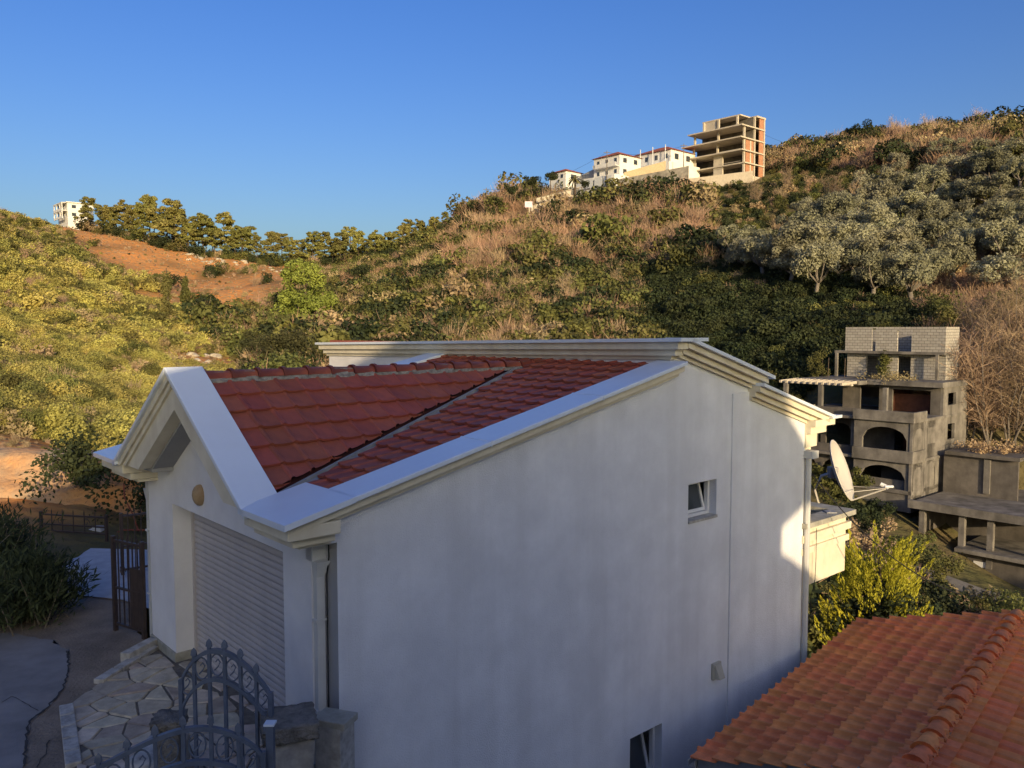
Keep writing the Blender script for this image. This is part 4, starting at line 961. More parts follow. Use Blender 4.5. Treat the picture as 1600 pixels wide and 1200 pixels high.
# retaining walls along the ridge
def ridge_wall(a, b, h, mat, label, th=.4):
    a = Vector(a); b = Vector(b); mb = MB(); sd_ = Vector((b.y-a.y, a.x-b.x, 0)).normalized()*th/2
    mb.hexa([a-sd_-Vector((0,0,3)), a+sd_-Vector((0,0,3)), b+sd_-Vector((0,0,3)), b-sd_-Vector((0,0,3))], [a-sd_+Vector((0,0,h)), a+sd_+Vector((0,0,h)), b+sd_+Vector((0,0,h)), b-sd_+Vector((0,0,h))])
    return tag(mb.build('retaining_wall', mat, None), label, 'wall')
ridge_wall(at(965,285,203), at(1076,264,201), .7, concrete, 'grey retaining wall rising along the ridge below the long villa')
ridge_wall(at(975,276,206), at(1040,258,206), 1.0, M('yellow_stone', (.52,.40,.25), (.42,.32,.2), rough=.9, scale=3), 'yellowish stone wall above the grey retaining wall')
ridge_wall(at(1062,291,200), at(1176,277,199), 1.5, M('pale_stone', (.44,.38,.30), (.36,.31,.25), rough=.9, scale=2), 'pale stone retaining wall under the unfinished building')
ridge_wall(at(838,313,207), at(905,296,208), .6, concrete_n, 'low concrete wall edging the terraced garden')
ridge_wall(at(826,325,203), at(908,306,204), .4, concrete_n, 'lower concrete kerb wall of the terraced garden')
tf = empty('terrace_rail', at(832,326,201), 0, 'wooden post and rail fence on the garden terrace', 'fence')
for i in range(7):
    q = at(834+i*12.5, 324-i*2.9, 201) - tf.location; MB().box(q.x-.1,q.x+.1,q.y-.1,q.y+.1,q.z-1,q.z+2.2).build('post', wood, tf)
MB().beam(at(834,324,201)-tf.location+Vector((0,0,2.1)), at(909,306.6,201)-tf.location+Vector((0,0,2.1)), .12, .12).build('rail', wood, tf)
sg = at(826,326,200); sgo = empty('garden_sign', sg, 0, 'small pink and white sign board on the garden terrace', 'sign')
MB().box(-.9,.9,-.03,.03,.3,1.7).build('board', M('sign_pink', (.62,.42,.52), (.70,.62,.68), rough=.6, scale=1.2), sgo); MB().box(-.05,.05,.03,.1,-1,1.6).build('post', wood, sgo)
# power poles and wires
def pole(px, py, d, h, label):
    p = at(px, py, d); o = empty('power_pole', p, 0, label, 'pole', 'power poles along the ridge')
    MB().tube([(0,0,-1.5),(0,0,h)], .13, 7, r1=.09).build('shaft', bark_g, o); MB().box(-.8,.8,-.06,.06,h-.5,h-.38).build('crossarm', bark_g, o); return p + Vector((0,0,h-.4))
w0 = pole(760, 331, 222, 6.3, 'power pole beside the tiny flat roofed house'); w1 = pole(1068, 264, 204, 6.0, 'power pole between the long villa and the concrete frame'); w2 = pole(948, 288, 203, 8.0, 'power pole in front of the villa terrace')
def wire(a, b, sag, label, r=.025, n=14):
    a = Vector(a); b = Vector(b); return tag(MB().tube([a.lerp(b, i/n) - Vector((0,0,sag*4*(i/n)*(1-i/n))) for i in range(n+1)], r, 4).build('overhead_wire', cable_b, None), label, 'wire')
wire(w0, at(700,338,226), 1.2, 'thin wire falling from the end pole towards the pines'); wire(w0, w2, 2.5, 'thin wire strung between the two poles below the villas'); wire(w1, w2, 1.2, 'thin wire strung over the long villa')
wire(at(1190,208,212), at(1290,238,222), .8, 'thin wire leaving the unfinished building for the hilltop')
wire(HL(10.3,-3.0,2.3), gpt(1520,966,-.2) + Vector((0,.4,.3)), .35, 'thin cable hanging from the white house over the golden conifer', r=.01)
# ================================================================ vegetation
def gp(px, py, lo=18, hi=330):                         # where the sight line through a photo pixel meets the land
    r = Vector(((px-800)/FPX, 0, 0)) + FW - UPV*((py-600)/FPX); d = np.linspace(lo, hi, 1600)
    x = r.x/r.y*d; y = d; z = 5 + r.z/r.y*d; g = hz(x, y); k = np.argmax(z < g)
    if not (z < g).any(): k = int(np.argmin(z-g))
    return Vector((float(x[k]), float(y[k]), float(g[k])))
def unit(n): v = rng.normal(size=(n, 3)); return v/np.linalg.norm(v, axis=1, keepdims=True)
def leaf_quads(P, Nn, s, el=1.6):
    n = len(P); a = unit(n); t_ = np.cross(Nn, a); t_ /= np.linalg.norm(t_, axis=1, keepdims=True)+1e-9; b_ = np.cross(Nn, t_)
    s = np.broadcast_to(np.asarray(s, float), (n,))[:, None]
    return np.stack([P - t_*s*el/2, P - b_*s/2, P + t_*s*el/2, P + b_*s/2], 1)      # lozenge leaves
def clump_leaves(cs, rads, per, size, el=1.6, up=.35, flat=1.0, hollow_=.55):
    out = []
    for c, r in zip(cs, rads):
        d = unit(per); k = hollow_ + (1-hollow_)*rng.random((per, 1))**.6
        P = np.asarray(c) + d*k*np.array([r, r, r*flat]); Nn = d*.7 + unit(per)*.8 + np.array([0, 0, up]); Nn /= np.linalg.norm(Nn, axis=1, keepdims=True)
        out.append(leaf_quads(P, Nn, size*rng.uniform(.7, 1.3, per), el))
    return np.concatenate(out)
def qmesh(name, Q, mat):
    n = len(Q); return np_mesh(name, Q.reshape(-1, 3), quads=np.arange(n*4).reshape(n, 4), mat=mat)
def ribbons(starts, ends, w0, w1):
    d = ends-starts; side = np.cross(d, unit(len(d))); side /= np.linalg.norm(side, axis=1, keepdims=True)+1e-9
    return np.stack([starts-side*w0/2, starts+side*w0/2, ends+side*w1/2, ends-side*w1/2], 1)
def leafy_bush(nc, per, size, mat, el=1.5, h=1.0, sp=.42):
    cs = np.stack([rng.normal(0, sp*.6, nc), rng.normal(0, sp*.6, nc), rng.uniform(.22, .72, nc)*h], -1)
    return qmesh('bush', clump_leaves(cs, rng.uniform(.2, .36, nc), per, size, el), mat)
def bare_bush(n, mat, h=1.0, spread=.5, w=.014):
    base = np.stack([rng.normal(0, .1, n), rng.normal(0, .1, n), np.zeros(n)], -1)
    ang = rng.uniform(0, 2*np.pi, n); tilt = np.abs(rng.normal(0, spread, n)); ln = h*rng.uniform(.55, 1.05, n)
    d = np.stack([np.sin(tilt)*np.cos(ang), np.sin(tilt)*np.sin(ang), np.cos(tilt)], -1)
    mid = base + d*(ln*.5)[:, None]; d2 = d + rng.normal(0, .22, (n, 3)); d2 /= np.linalg.norm(d2, axis=1, keepdims=True)
    Q = [ribbons(base, mid, w*1.5, w)]
    for k in range(4):
        d3 = d2 + rng.normal(0, .38, (n, 3)); d3 /= np.linalg.norm(d3, axis=1, keepdims=True); st = base + (mid-base)*rng.uniform(.5, 1, (n, 1))
        Q.append(ribbons(st, st + d3*(ln*rng.uniform(.25, .55, n))[:, None], w*.9, w*.4))
    return qmesh('bush', np.concatenate(Q), mat)
def proto(me): o = bpy.data.objects.new(me.name, me); return o      # kept out of the scene: only instanced
PROTO = {
 'yel': [proto(leafy_bush(9, 75, .085, lf_yel)) for _ in range(3)],
 'grn': [proto(leafy_bush(9, 75, .085, lf_grn)) for _ in range(3)],
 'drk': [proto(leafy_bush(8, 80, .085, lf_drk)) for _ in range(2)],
 'yln': [proto(leafy_bush(11, 300, .042, lf_yel)) for _ in range(3)],
 'grn_n': [proto(leafy_bush(11, 300, .038, lf_grn)) for _ in range(2)],
 'dry': [proto(leafy_bush(8, 60, .07, lf_dry, 2.2)) for _ in range(2)],
 'twg': [proto(bare_bush(80, twig, spread=.36)) for _ in range(3)],
 'twr': [proto(bare_bush(70, twig_r, spread=.42)) for _ in range(2)]}
# ---- scrub: points over the land, each kind one uncountable mass
BLOCK = [(AO.x, AO.y, 13.5)] + [(p.x, p.y, r) for p, r in [(at(1130,272,210), 12), (at(930,274,208), 9), (at(968,274,208), 8), (at(1020,256,214), 10), (at(85,348,266), 9), (at(690,378,230), 6)]]
ROADL = [(10,62),(16,54),(20.8,49.5),(24.6,46),(30,42.5),(37,38),(48,31)]
def dist_road(x, y):
    d = np.full(len(x), 1e9)
    for (x0, y0), (x1, y1) in zip(ROADL[:-1], ROADL[1:]):
        l2 = (x1-x0)**2 + (y1-y0)**2; k = np.clip(((x-x0)*(x1-x0) + (y-y0)*(y1-y0))/l2, 0, 1); d = np.minimum(d, np.hypot(x-x0-k*(x1-x0), y-y0-k*(y1-y0)))
    return d
NP_ = 60000
ang = np.radians(rng.uniform(-40, 40, NP_)); rad = np.sqrt(rng.uniform(23**2, 300**2, NP_))
near = rng.random(NP_) < .35; rad[near] = rng.uniform(23, 130, near.sum())
X = rad*np.sin(ang); Y = rad*np.cos(ang); Z = hz(X, Y)
dep = Y*math.cos(PITCH) - (Z-5)*math.sin(PITCH); PX = 800 + FPX*X/dep; PY = 600 - FPX*((Z-5)*math.cos(PITCH) + Y*math.sin(PITCH))/dep
ER = earth(X, Y); patch = vnoise(X, Y, 16, 41) + .5*vnoise(X, Y, 6, 43)
keep = np.ones(NP_, bool)
for bx, by, br in BLOCK: keep &= np.hypot(X-bx, Y-by) > br
keep &= dist_road(X, Y) > 3.2
keep &= ~((Y < 24.5) | ((Y < 27) & (X > -9) & (X < 22))); keep &= ~((ER > .3) & (rng.random(NP_) > .34))
keep &= ~((np.hypot(X+13, Y-22) < 6) & (Y < 23.6))
kinds = np.empty(NP_, object); size = np.zeros(NP_)
u1 = rng.random(NP_) + patch*.55; u2 = rng.random(NP_)
leftb = np.interp(PY, [340, 480, 600, 760], [140, 275, 400, 420])
def choose(mask, table, s0, s1, dens):
    c = np.cumsum([w_ for _, w_ in table]); c = c/c[-1]
    idx = np.searchsorted(c, np.clip(u1[mask], 0, .9999)); kinds[mask] = np.array([k for k, _ in table], object)[np.minimum(idx, len(table)-1)]
    size[mask] = rng.uniform(s0, s1, mask.sum())
    global keep
    kk = np.zeros(NP_, bool); kk[mask] = rng.random(mask.sum()) < dens; keep &= (kk | ~mask)
done = np.zeros(NP_, bool)
def zone(cond, *a_):
    global done
    m_ = cond & ~done; choose(m_, *a_); done |= m_
zone((PX < leftb) & (Y < 150), [('dry',16),('twg',8),('yel',62),('grn',14)], .8, 1.6, .95)
zone((PX < leftb), [('twg',14),('dry',18),('yel',38),('grn',30)], 1.2, 2.3, .8)
zone((PX > 1000) & (PX < 1450) & (PY > 428) & (PY < 640) & (Y > 60), [('twg',6),('grn',10),('drk',84)], .8, 2.0, .95)  # mostly dark scrub: its colour stands in for shade on this slope
zone((PX > 1240) & (PY > 640), [('dry',30),('twg',20),('grn',28),('drk',22)], .9, 2.0, .8)
zone((PX > 1440) & (PY > 400), [('twr',40),('twg',30),('dry',15),('grn',15)], 1.6, 3.4, .6)
zone((PX > 1110) & (PY > 270) & (PY < 510), [('twg',22),('grn',28),('drk',40),('dry',10)], 1.0, 2.2, .55)
zone((PX > 1180) & (PY <= 270), [('twr',30),('twg',34),('grn',14),('drk',16),('dry',6)], 2.2, 4.2, .7)
zone((PX > 690) & (PY < 430), [('twr',42),('twg',34),('dry',4),('grn',11),('drk',9)], 1.9, 4.2, .9)
zone((PX > 640), [('twg',34),('twr',20),('dry',6),('grn',26),('drk',14)], 1.6, 3.2, .85)
zone(PX > -9999, [('twg',36),('twr',12),('dry',10),('grn',26),('drk',14)], 1.6, 3.4, .75)
size *= np.clip(.75 + Y/400, .8, 1.35); size[ER > .3] *= .30; kinds[(ER > .3) & (u2 < .6)] = 'twg'; kinds[(ER > .3) & (u2 > .8)] = 'dry'; size[(PX < 640) & (Y > 170)] *= .62; size[(PX > 690) & (PY < 320) & (PX < 1200)] *= .7; size[(Y > 190) & (PX > 1200)] *= .8
size[(PX > 1110) & (PY > 270) & (PY < 510) & (Y > 70)] *= .85
nearm = (Y < 85)
kinds[nearm & (kinds == 'yel')] = 'yln'; kinds[nearm & (kinds == 'grn')] = 'grn_n'
NAMES = {'yln': ('fine_yellow_green_scrub','scrub'), 'grn_n': ('fine_green_scrub','scrub'), 'yel': ('yellow_green_scrub','scrub'), 'grn': ('green_scrub','scrub'), 'drk': ('dark_evergreen_and_shade_scrub','scrub'), 'dry': ('dry_scrub','scrub'), 'twg': ('bare_twig_scrub','scrub'), 'twr': ('reddish_twig_scrub','scrub')}
LBL = {'yln': 'fine leaved yellow green shrubs on the slope above the bank', 'grn_n': 'fine leaved green shrubs on the near slopes', 'yel': 'carpet of yellow green shrubs covering the sunny hillside', 'grn': 'mid green shrubs scattered through the hillside scrub', 'drk': 'dark evergreen undergrowth between the trees, also standing in for shade on the slope above the ruin', 'dry': 'dry tan bushes mixed into the hillside scrub', 'twg': 'bare brown leafless bushes on the slopes', 'twr': 'reddish bare saplings and brush below the ridge'}
def scatter(kind):
    m_ = keep & (kinds == kind); n = int(m_.sum())
    me_ = bpy.data.meshes.new(NAMES[kind][0]); me_.vertices.add(n); me_.vertices.foreach_set('co', np.stack([X[m_], Y[m_], Z[m_]-.08], -1).astype(np.float32).ravel())
    for nm, val in (('sc', size[m_]), ('rz', rng.uniform(0, 6.28, n)), ('pick', rng.integers(0, len(PROTO[kind]), n).astype(float))):
        a_ = me_.attributes.new(nm, 'FLOAT', 'POINT'); a_.data.foreach_set('value', val.astype(np.float32))
    o = bpy.data.objects.new(NAMES[kind][0], me_); link(o); tag(o, LBL[kind], 'scrub', None, 'stuff')
    ng = bpy.data.node_groups.new(NAMES[kind][0], 'GeometryNodeTree')
    ng.interface.new_socket('Geometry', in_out='INPUT', socket_type='NodeSocketGeometry'); ng.interface.new_socket('Geometry', in_out='OUTPUT', socket_type='NodeSocketGeometry')
    nn = ng.nodes; gi = nn.new('NodeGroupInput'); go = nn.new('NodeGroupOutput'); jn = nn.new('GeometryNodeJoinGeometry')
    def attr(nm): a_ = nn.new('GeometryNodeInputNamedAttribute'); a_.data_type = 'FLOAT'; a_.inputs['Name'].default_value = nm; return a_.outputs['Attribute']
    for i, pr_ in enumerate(PROTO[kind]):
        oi = nn.new('GeometryNodeObjectInfo'); oi.inputs['Object'].default_value = pr_
        ip_ = nn.new('GeometryNodeInstanceOnPoints')
        cm = nn.new('FunctionNodeCompare'); cm.data_type = 'FLOAT'; cm.operation = 'EQUAL'; cm.inputs['B'].default_value = i; cm.inputs['Epsilon'].default_value = .1
        ng.links.new(attr('pick'), cm.inputs['A']); ng.links.new(cm.outputs[0], ip_.inputs['Selection'])
        cb = nn.new('ShaderNodeCombineXYZ'); ng.links.new(attr('rz'), cb.inputs['Z']); er = nn.new('FunctionNodeEulerToRotation'); ng.links.new(cb.outputs[0], er.inputs[0]); ng.links.new(er.outputs[0], ip_.inputs['Rotation'])
        ng.links.new(attr('sc'), ip_.inputs['Scale']); ng.links.new(gi.outputs[0], ip_.inputs['Points']); ng.links.new(oi.outputs['Geometry'], ip_.inputs['Instance']); ng.links.new(ip_.outputs[0], jn.inputs[0])
    ng.links.new(jn.outputs[0], go.inputs[0])
    md = o.modifiers.new('scatter', 'NODES'); md.node_group = ng
    return n


# pines along the far crest: where each stands
PINES = []
for i, px in enumerate(sorted([140,156,171,180,197,205,213,230,238,247,262,270,277,292,301,308,322,331,338,352,362,372,384,392,408,420,430,441,450,463,474,485,496,507,516,528,538,549,560,571,583,594,604,616,628,640,652,664,676,684,694])):
    px += random.uniform(-6, 6)
    base = np.interp(px, [120,230,300,400,480,560,620,700], [352,378,396,410,414,412,398,352]); top = np.interp(px, [120,150,190,230,280,330,380,440,478,510,560,600,640,690,700], [305,293,312,310,322,338,346,362,352,366,358,350,342,328,330])
    p = gp(px, base + random.uniform(-4, 3), 200, 300); PINES.append((p, max(5, (base-top)*p.y/FPX*random.uniform(.66, 1.15))))
ex = np.array([(p.x + random.uniform(-6, 6), p.y + random.uniform(-5, 6)) for p, _ in PINES for _ in range(7)])
X = np.r_[X, ex[:, 0]]; Y = np.r_[Y, ex[:, 1]]; Z = np.r_[Z, hz(ex[:, 0], ex[:, 1])]; keep = np.r_[keep, np.ones(len(ex), bool)]
size = np.r_[size, rng.uniform(1.4, 3.2, len(ex))]; kinds = np.r_[kinds, np.array(random.choices(['drk','grn','twg','dry'], [5,4,1,1], k=len(ex)), object)]
size *= np.exp(rng.normal(0, .22, len(size)))
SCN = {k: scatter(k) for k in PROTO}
# ---- individual trees: Empty > trunk, crown; meshes shared between copies
def limb_mesh(name, paths, mat, n=6):
    mb = MB()
    for pts, r0, r1 in paths: mb.tube(pts, r0, n, r1=r1)
    me_ = bpy.data.meshes.new(name); me_.from_pydata(mb.v, [], mb.f); me_.shade_smooth(); me_.materials.append(mat); return me_
def tree(name, p, trunk, crown, s, rz, label, cat='tree', group=None):
    r = empty(name, p, rz, label, cat, group); r.scale = (s, s, s)
    for nm, m_ in (('trunk', trunk), ('crown', crown)):
        o = bpy.data.objects.new(nm, m_); link(o, r)
    return r
def V3(*a_): return Vector(a_)
# olive variants (about 5 m tall)
OLV = []
for k in range(6):
    nc = (26, 20, 30, 16, 24, 22)[k]; a_ = rng.uniform(0, 6.28, nc); rr_ = 1.9*np.sqrt(rng.random(nc)); cs = np.stack([rr_*np.cos(a_), rr_*np.sin(a_), 2.2 + rng.random(nc)*2.4*(1-.35*rr_/1.9)], -1)
    cr = qmesh('crown', clump_leaves(cs, rng.uniform(.45, .85, nc), 190, .115, 2.4, flat=.85, hollow_=.35), lf_olv)
    paths = [([V3(0,0,-.5), V3(.08,.03,.7), V3(-.05,.1,1.4)], .24, .17)]
    for i in range(6):
        c = Vector(cs[i]); paths.append(([V3(-.05,.1,1.3), V3(c.x*.5, c.y*.5, 1.9), c], .11, .03))
    OLV.append((limb_mesh('trunk', paths, bark_g), cr))
# pine variants (10 m tall): bare stem, broad layered crown
PIN = []
for k in range(6):
    nc = 40; hgt = rng.uniform((.28,.42,.34,.5,.38,.25)[k], 1, nc); a_ = rng.uniform(0, 6.28, nc); rad_ = (3.6*(1.1-hgt)**.5+.25)*rng.uniform(.35, 1.05, nc)
    cs = np.stack([rad_*np.cos(a_), rad_*np.sin(a_), hgt*9.6], -1)
    cr = qmesh('crown', clump_leaves(cs, rng.uniform(.55, 1.05, nc), 110, .24, 2.4, up=.6, flat=.5, hollow_=.25), lf_pin)
    paths = [([V3(0,0,-.8), V3(.12,0,3), V3(.05,.15,6), V3(0,0,9.3)], .2, .05)] + [([V3(.05,.1,cs[i][2]*.88), Vector(cs[i])], .06, .02) for i in range(12)]
    PIN.append((limb_mesh('trunk', paths, bark), cr))
# bare deciduous tree variants (7 m)
BAR = []
for k in range(3):
    paths = []; tips = []; Q = []
    for i in range(7):
        a_ = rng.uniform(0, 6.28); tl = rng.uniform(.08, .42); h_ = rng.uniform(4, 6.8)
        p0 = V3(rng.normal(0,.25), rng.normal(0,.25), -.4); p1 = p0 + V3(math.cos(a_)*tl*h_*.45, math.sin(a_)*tl*h_*.45, h_*.5); p2 = p1 + V3(math.cos(a_)*tl*h_*.4+rng.normal(0,.3), math.sin(a_)*tl*h_*.4+rng.normal(0,.3), h_*.5)
        paths.append(([p0, p1, p2], .075, .015)); 
        for q in range(60):
            f = rng.uniform(.25, 1); st = (p0.lerp(p1, f*2) if f < .5 else p1.lerp(p2, f*2-1)); d_ = unit(1)[0]; d_[2] = abs(d_[2])*.8+.35; ln = rng.uniform(.5, 1.5); e_ = np.array(st) + d_*ln; tips.append((np.array(st), e_))
            for q2 in range(4):
                s2 = np.array(st) + (e_-np.array(st))*rng.uniform(.2, 1); d2 = d_ + rng.normal(0, .5, 3); tips.append((s2, s2 + d2*rng.uniform(.25, .6)))
    S_ = np.array([a for a, _ in tips]); E_ = np.array([b for _, b in tips])
    BAR.append((limb_mesh('trunk', paths, bark_g, 5), qmesh('crown', ribbons(S_, E_, .026, .010), twig)))
# olive grove
n_ol = 0
ol_px = [(1165,418),(1215,430),(1265,428),(1315,440),(1150,398),(1245,400),(1290,408),(1350,418),(1395,432),(1440,430),(1490,440),(1340,385),(1385,395),(1430,400),(1480,405),(1530,412),(1580,420),
         (1330,350),(1375,345),(1420,352),(1465,350),(1510,360),(1555,365),(1595,375),(1385,312),(1430,318),(1475,322),(1520,318),(1570,330),(1400,275),(1450,280),(1500,285),(1550,280),(1595,290),(1425,245),(1480,250),(1540,245),(1590,255),(1310,372),(1200,405),(1365,462),(1420,470),(1560,455),(1260,350),(1280,455)]
ol_px += [(px + random.choice((-24, 24)), py + random.uniform(-14, 10)) for px, py in ol_px if px > 1180][:26]
for i, (px, py) in enumerate(ol_px):
    p = gp(px + random.uniform(-5, 5), py + 14, 60, 260); s = random.uniform(1.15, 1.6)*(1.0 if p.y > 90 else .85)
    tr_ = OLV[(i*7) % 6]; tree('olive_tree', p, tr_[0], tr_[1], s, random.uniform(0, 6.28), 'silvery grey green olive tree in the sloping grove', 'tree', 'olive trees on the right hillside').scale = (s*random.uniform(.8,1.2), s*random.uniform(.8,1.2), s*random.uniform(.8,1.15))
for i, (p, h_) in enumerate(PINES):
    tr_ = PIN[(i*5) % 6]; o = tree('pine_tree', p, tr_[0], tr_[1], h_/10.2, random.uniform(0, 6.28), 'tall pine with bare stem and spreading crown on the skyline', 'tree', 'pines along the skyline')
    o.scale = (h_/10.2*random.uniform(.75, 1.25), h_/10.2*random.uniform(.75, 1.25), h_/10.2)
# single trees that stand out
nc = 34; a_ = rng.uniform(0, 6.28, nc); hg = rng.uniform(.1, 1, nc); rd = 3.9*np.sqrt(np.clip(1-(hg-.35)**2/.46, 0.03, 1))*rng.uniform(.55, 1, nc)
cs = np.stack([rd*np.cos(a_), rd*np.sin(a_), hg*9+.5], -1); crl = qmesh('crown', clump_leaves(cs, rng.uniform(1.0, 1.6, nc), 260, .20, 2.0, up=.4, flat=.8, hollow_=.4), lf_lpn)
trl = limb_mesh('trunk', [([V3(0,0,-1), V3(.1,0,4), V3(0,0,9)], .28, .06)], bark)
pb = gp(478, 522, 90, 200); tree('broad_pine', pb, trl, crl, 1.15*pb.y/132, 1.0, 'broad bright green pine standing alone in the valley', 'tree')
for px, py, s, lb in [(262,505,.95,'slender grey green conifer, the taller of the pair on the left hill'), (292,500,.8,'slender grey green conifer, the shorter of the pair on the left hill')]:
    nc = 24; hg = rng.uniform(.08, 1, nc); a_ = rng.uniform(0, 6.28, nc); rd = 1.5*(1.05-hg)*rng.uniform(.4, 1, nc)
    cs = np.stack([rd*np.cos(a_), rd*np.sin(a_), hg*8], -1); c_ = qmesh('crown', clump_leaves(cs, rng.uniform(.5, .8, nc), 110, .2, 2, flat=1.2, hollow_=.3), lf_grn)
    p = gp(px, py, 80, 220); tree('slender_conifer', p, trl, c_, s*p.y/130, .5, lb, 'tree')
for i, (px, py, s, kd) in enumerate([(410,590,1.0,'grn'),(450,600,1.1,'drk'),(490,590,1.0,'grn'),(395,560,.8,'drk')]):
    nc = 22; cs = np.stack([rng.normal(0,1.3,nc), rng.normal(0,1.3,nc), rng.uniform(.8,4.2,nc)], -1); c_ = qmesh('crown', clump_leaves(cs, rng.uniform(.6,1.1,nc), 230, .13, 1.8, hollow_=.35), M('leaf_holm', (.080,.080,.034), (.045,.048,.022), rough=.75, scale=1.1, rand=.2, randhue=.015, trans=.2, spec=.15))
    t_ = limb_mesh('trunk', [([V3(0,0,-.6), V3(.1,.05,1.5), V3(-.1,.1,3.4)], .16, .05)], bark_g); p = gp(px, py, 50, 120)
    tree('holm_oak', p, t_, c_, s, i*1.3, 'round olive brown evergreen oak behind the white gable', 'tree', 'evergreen oaks behind the gable')
# bare trees on the right, above and beside the ruin
for i, (px, py, s) in enumerate([(1505,690,1.25),(1540,700,1.35),(1580,705,1.4),(1525,640,1.1),(1565,640,1.2),(1600,650,1.3),(1545,585,1.0),(1590,580,1.15),(1515,560,.9),(1620,700,1.3),(1640,620,1.3),(1570,540,.9),(1610,520,.95)]):
    p = gp(px, py, 55, 110); tr_ = BAR[i % 3]; tree('bare_tree', p, tr_[0], tr_[1], s*.95, i*2.1, 'leafless many stemmed tree with reddish twigs beside the ruin', 'tree', 'bare trees beside the ruin')
for i, (px, py, s) in enumerate([(1300,330,1.0),(1345,345,1.0),(1230,300,.8),(1180,320,.8),(1450,205,.9),(1400,215,.9),(1530,205,1.0),(1570,215,1.0),(1240,255,.7),(860,400,.8),(740,430,.8),(800,480,.8),(880,485,.8),(960,470,.7)]):
    p = gp(px, py, 80, 260); tr_ = BAR[i % 3]; tree('bare_tree', p, tr_[0], tr_[1], s, i*1.7, 'leafless brown tree rising out of the hillside scrub', 'tree', 'bare trees in the hillside scrub')
# dark evergreen trees on the ridges
for i, (px, py, s, lb) in enumerate([(1330,215,1.0,'dark rounded evergreen on the hilltop right of the concrete frame'),(1362,205,1.1,'larger dark evergreen on the hilltop above the olives'),(1525,195,1.0,'dark evergreen on the far hilltop crest'),(1595,200,.8,'dark evergreen at the end of the hilltop crest')]):
    nc = 20; cs = np.stack([rng.normal(0,1.6,nc), rng.normal(0,1.6,nc), rng.uniform(1,4.4,nc)], -1); c_ = qmesh('crown', clump_leaves(cs, rng.uniform(.7,1.2,nc), 150, .24, 1.8), lf_drk); p = gp(px, py, 150, 260)
    tree('evergreen_tree', p, limb_mesh('trunk', [([V3(0,0,-1), V3(0,.1,3.5)], .2, .06)], bark), c_, s, i, lb, 'tree')
# palm and clipped tree by the villas
p = at(898, 300, 200); pr_ = empty('palm_tree', p, 0, 'small palm with drooping fronds in front of the villas', 'tree')
MB().tube([(0,0,-2),(.1,0,1.5),(0,0,3.2)], .28, 7, r1=.2).build('trunk', bark, pr_)
fq = []
for i in range(34):
    a = random.uniform(0, 6.28); el = random.uniform(-.6, 1.1); prev = np.array([0,0,3.2]); d = np.array([math.cos(a)*math.cos(el), math.sin(a)*math.cos(el), math.sin(el)])
    for k in range(4):
        nx = prev + d*.5; sd_ = np.cross(d, [0,0,1.]); sd_ /= np.linalg.norm(sd_)+1e-6; fq.append(np.stack([prev-sd_*.16, prev+sd_*.16, nx+sd_*.14, nx-sd_*.14])); prev = nx; d = d + np.array([0,0,-.28])
o = bpy.data.objects.new('crown', qmesh('crown', np.array(fq), M('palm_leaf', (.15,.13,.05), (.10,.09,.035), rough=.8))); link(o, pr_)
for px, py, s in ((915,290,.75),(1015,283,.9),(1045,278,.9),(1065,280,.8),(800,300,.9),(830,287,.9),(860,280,1.0)):
    nc = 12; cs = np.stack([rng.normal(0,.8,nc), rng.normal(0,.8,nc), rng.uniform(.8,2.6,nc)], -1); c_ = qmesh('crown', clump_leaves(cs, rng.uniform(.5,.9,nc), 110, .2, 1.8), lf_drk)
    tree('garden_tree', at(px, py+6, 203), limb_mesh('trunk', [([V3(0,0,-2), V3(0,.1,2)], .14, .05)], bark), c_, s, px, 'dark rounded garden tree by the ridge villas', 'tree', 'garden trees by the ridge villas')
# golden conifer beside the white house: upright feathery plumes
gb = Vector((13.3, 29.5, 0)); gb.z = -8.6
gt = empty('golden_conifer', gb, 0, 'golden yellow feathery conifer between the white house and the road', 'tree')
MB().tube([(0,0,-1),(.05,0,3),(0,0,5.6)], .16, 7, r1=.04).build('trunk', bark, gt)
gq = []; dq = []
for i in range(230):
    h0 = random.uniform(.3, 5.2); a = random.uniform(0, 6.28); rmax = 2.5*(1-h0/6.4)**.75; r0 = rmax*random.uniform(.4, 1)
    b0 = np.array([math.cos(a)*r0, math.sin(a)*r0, h0]); tl = random.uniform(.3, .75); d = np.array([math.cos(a)*tl, math.sin(a)*tl, 1.0]); d /= np.linalg.norm(d); ln = random.uniform(.8, 1.5)
    n = 95; k = rng.random(n)**.8; w_ = (.015+.20*(1-k)**.8*np.clip(k*4, .25, 1))[:, None]
    P = b0 + d*(k*ln)[:, None] + unit(n)*w_; Nn = unit(n); ax = d + unit(n)*.3; ax /= np.linalg.norm(ax, axis=1, keepdims=True); sd_ = np.cross(ax, Nn); sd_ /= np.linalg.norm(sd_, axis=1, keepdims=True)+1e-9
    s_ = rng.uniform(.04, .085, n)[:, None]; gq.append(np.stack([P-ax*s_, P-sd_*s_*.32, P+ax*s_, P+sd_*s_*.32], 1))
o = bpy.data.objects.new('plumes', qmesh('plumes', np.concatenate(gq), lf_gld)); link(o, gt)
cs = np.stack([rng.normal(0,.75,30), rng.normal(0,.75,30), rng.uniform(.3,4.2,30)], -1)
o = bpy.data.objects.new('inner_foliage', qmesh('inner_foliage', clump_leaves(cs, rng.uniform(.5,.8,30), 130, .13, 2), lf_drk)); link(o, gt)
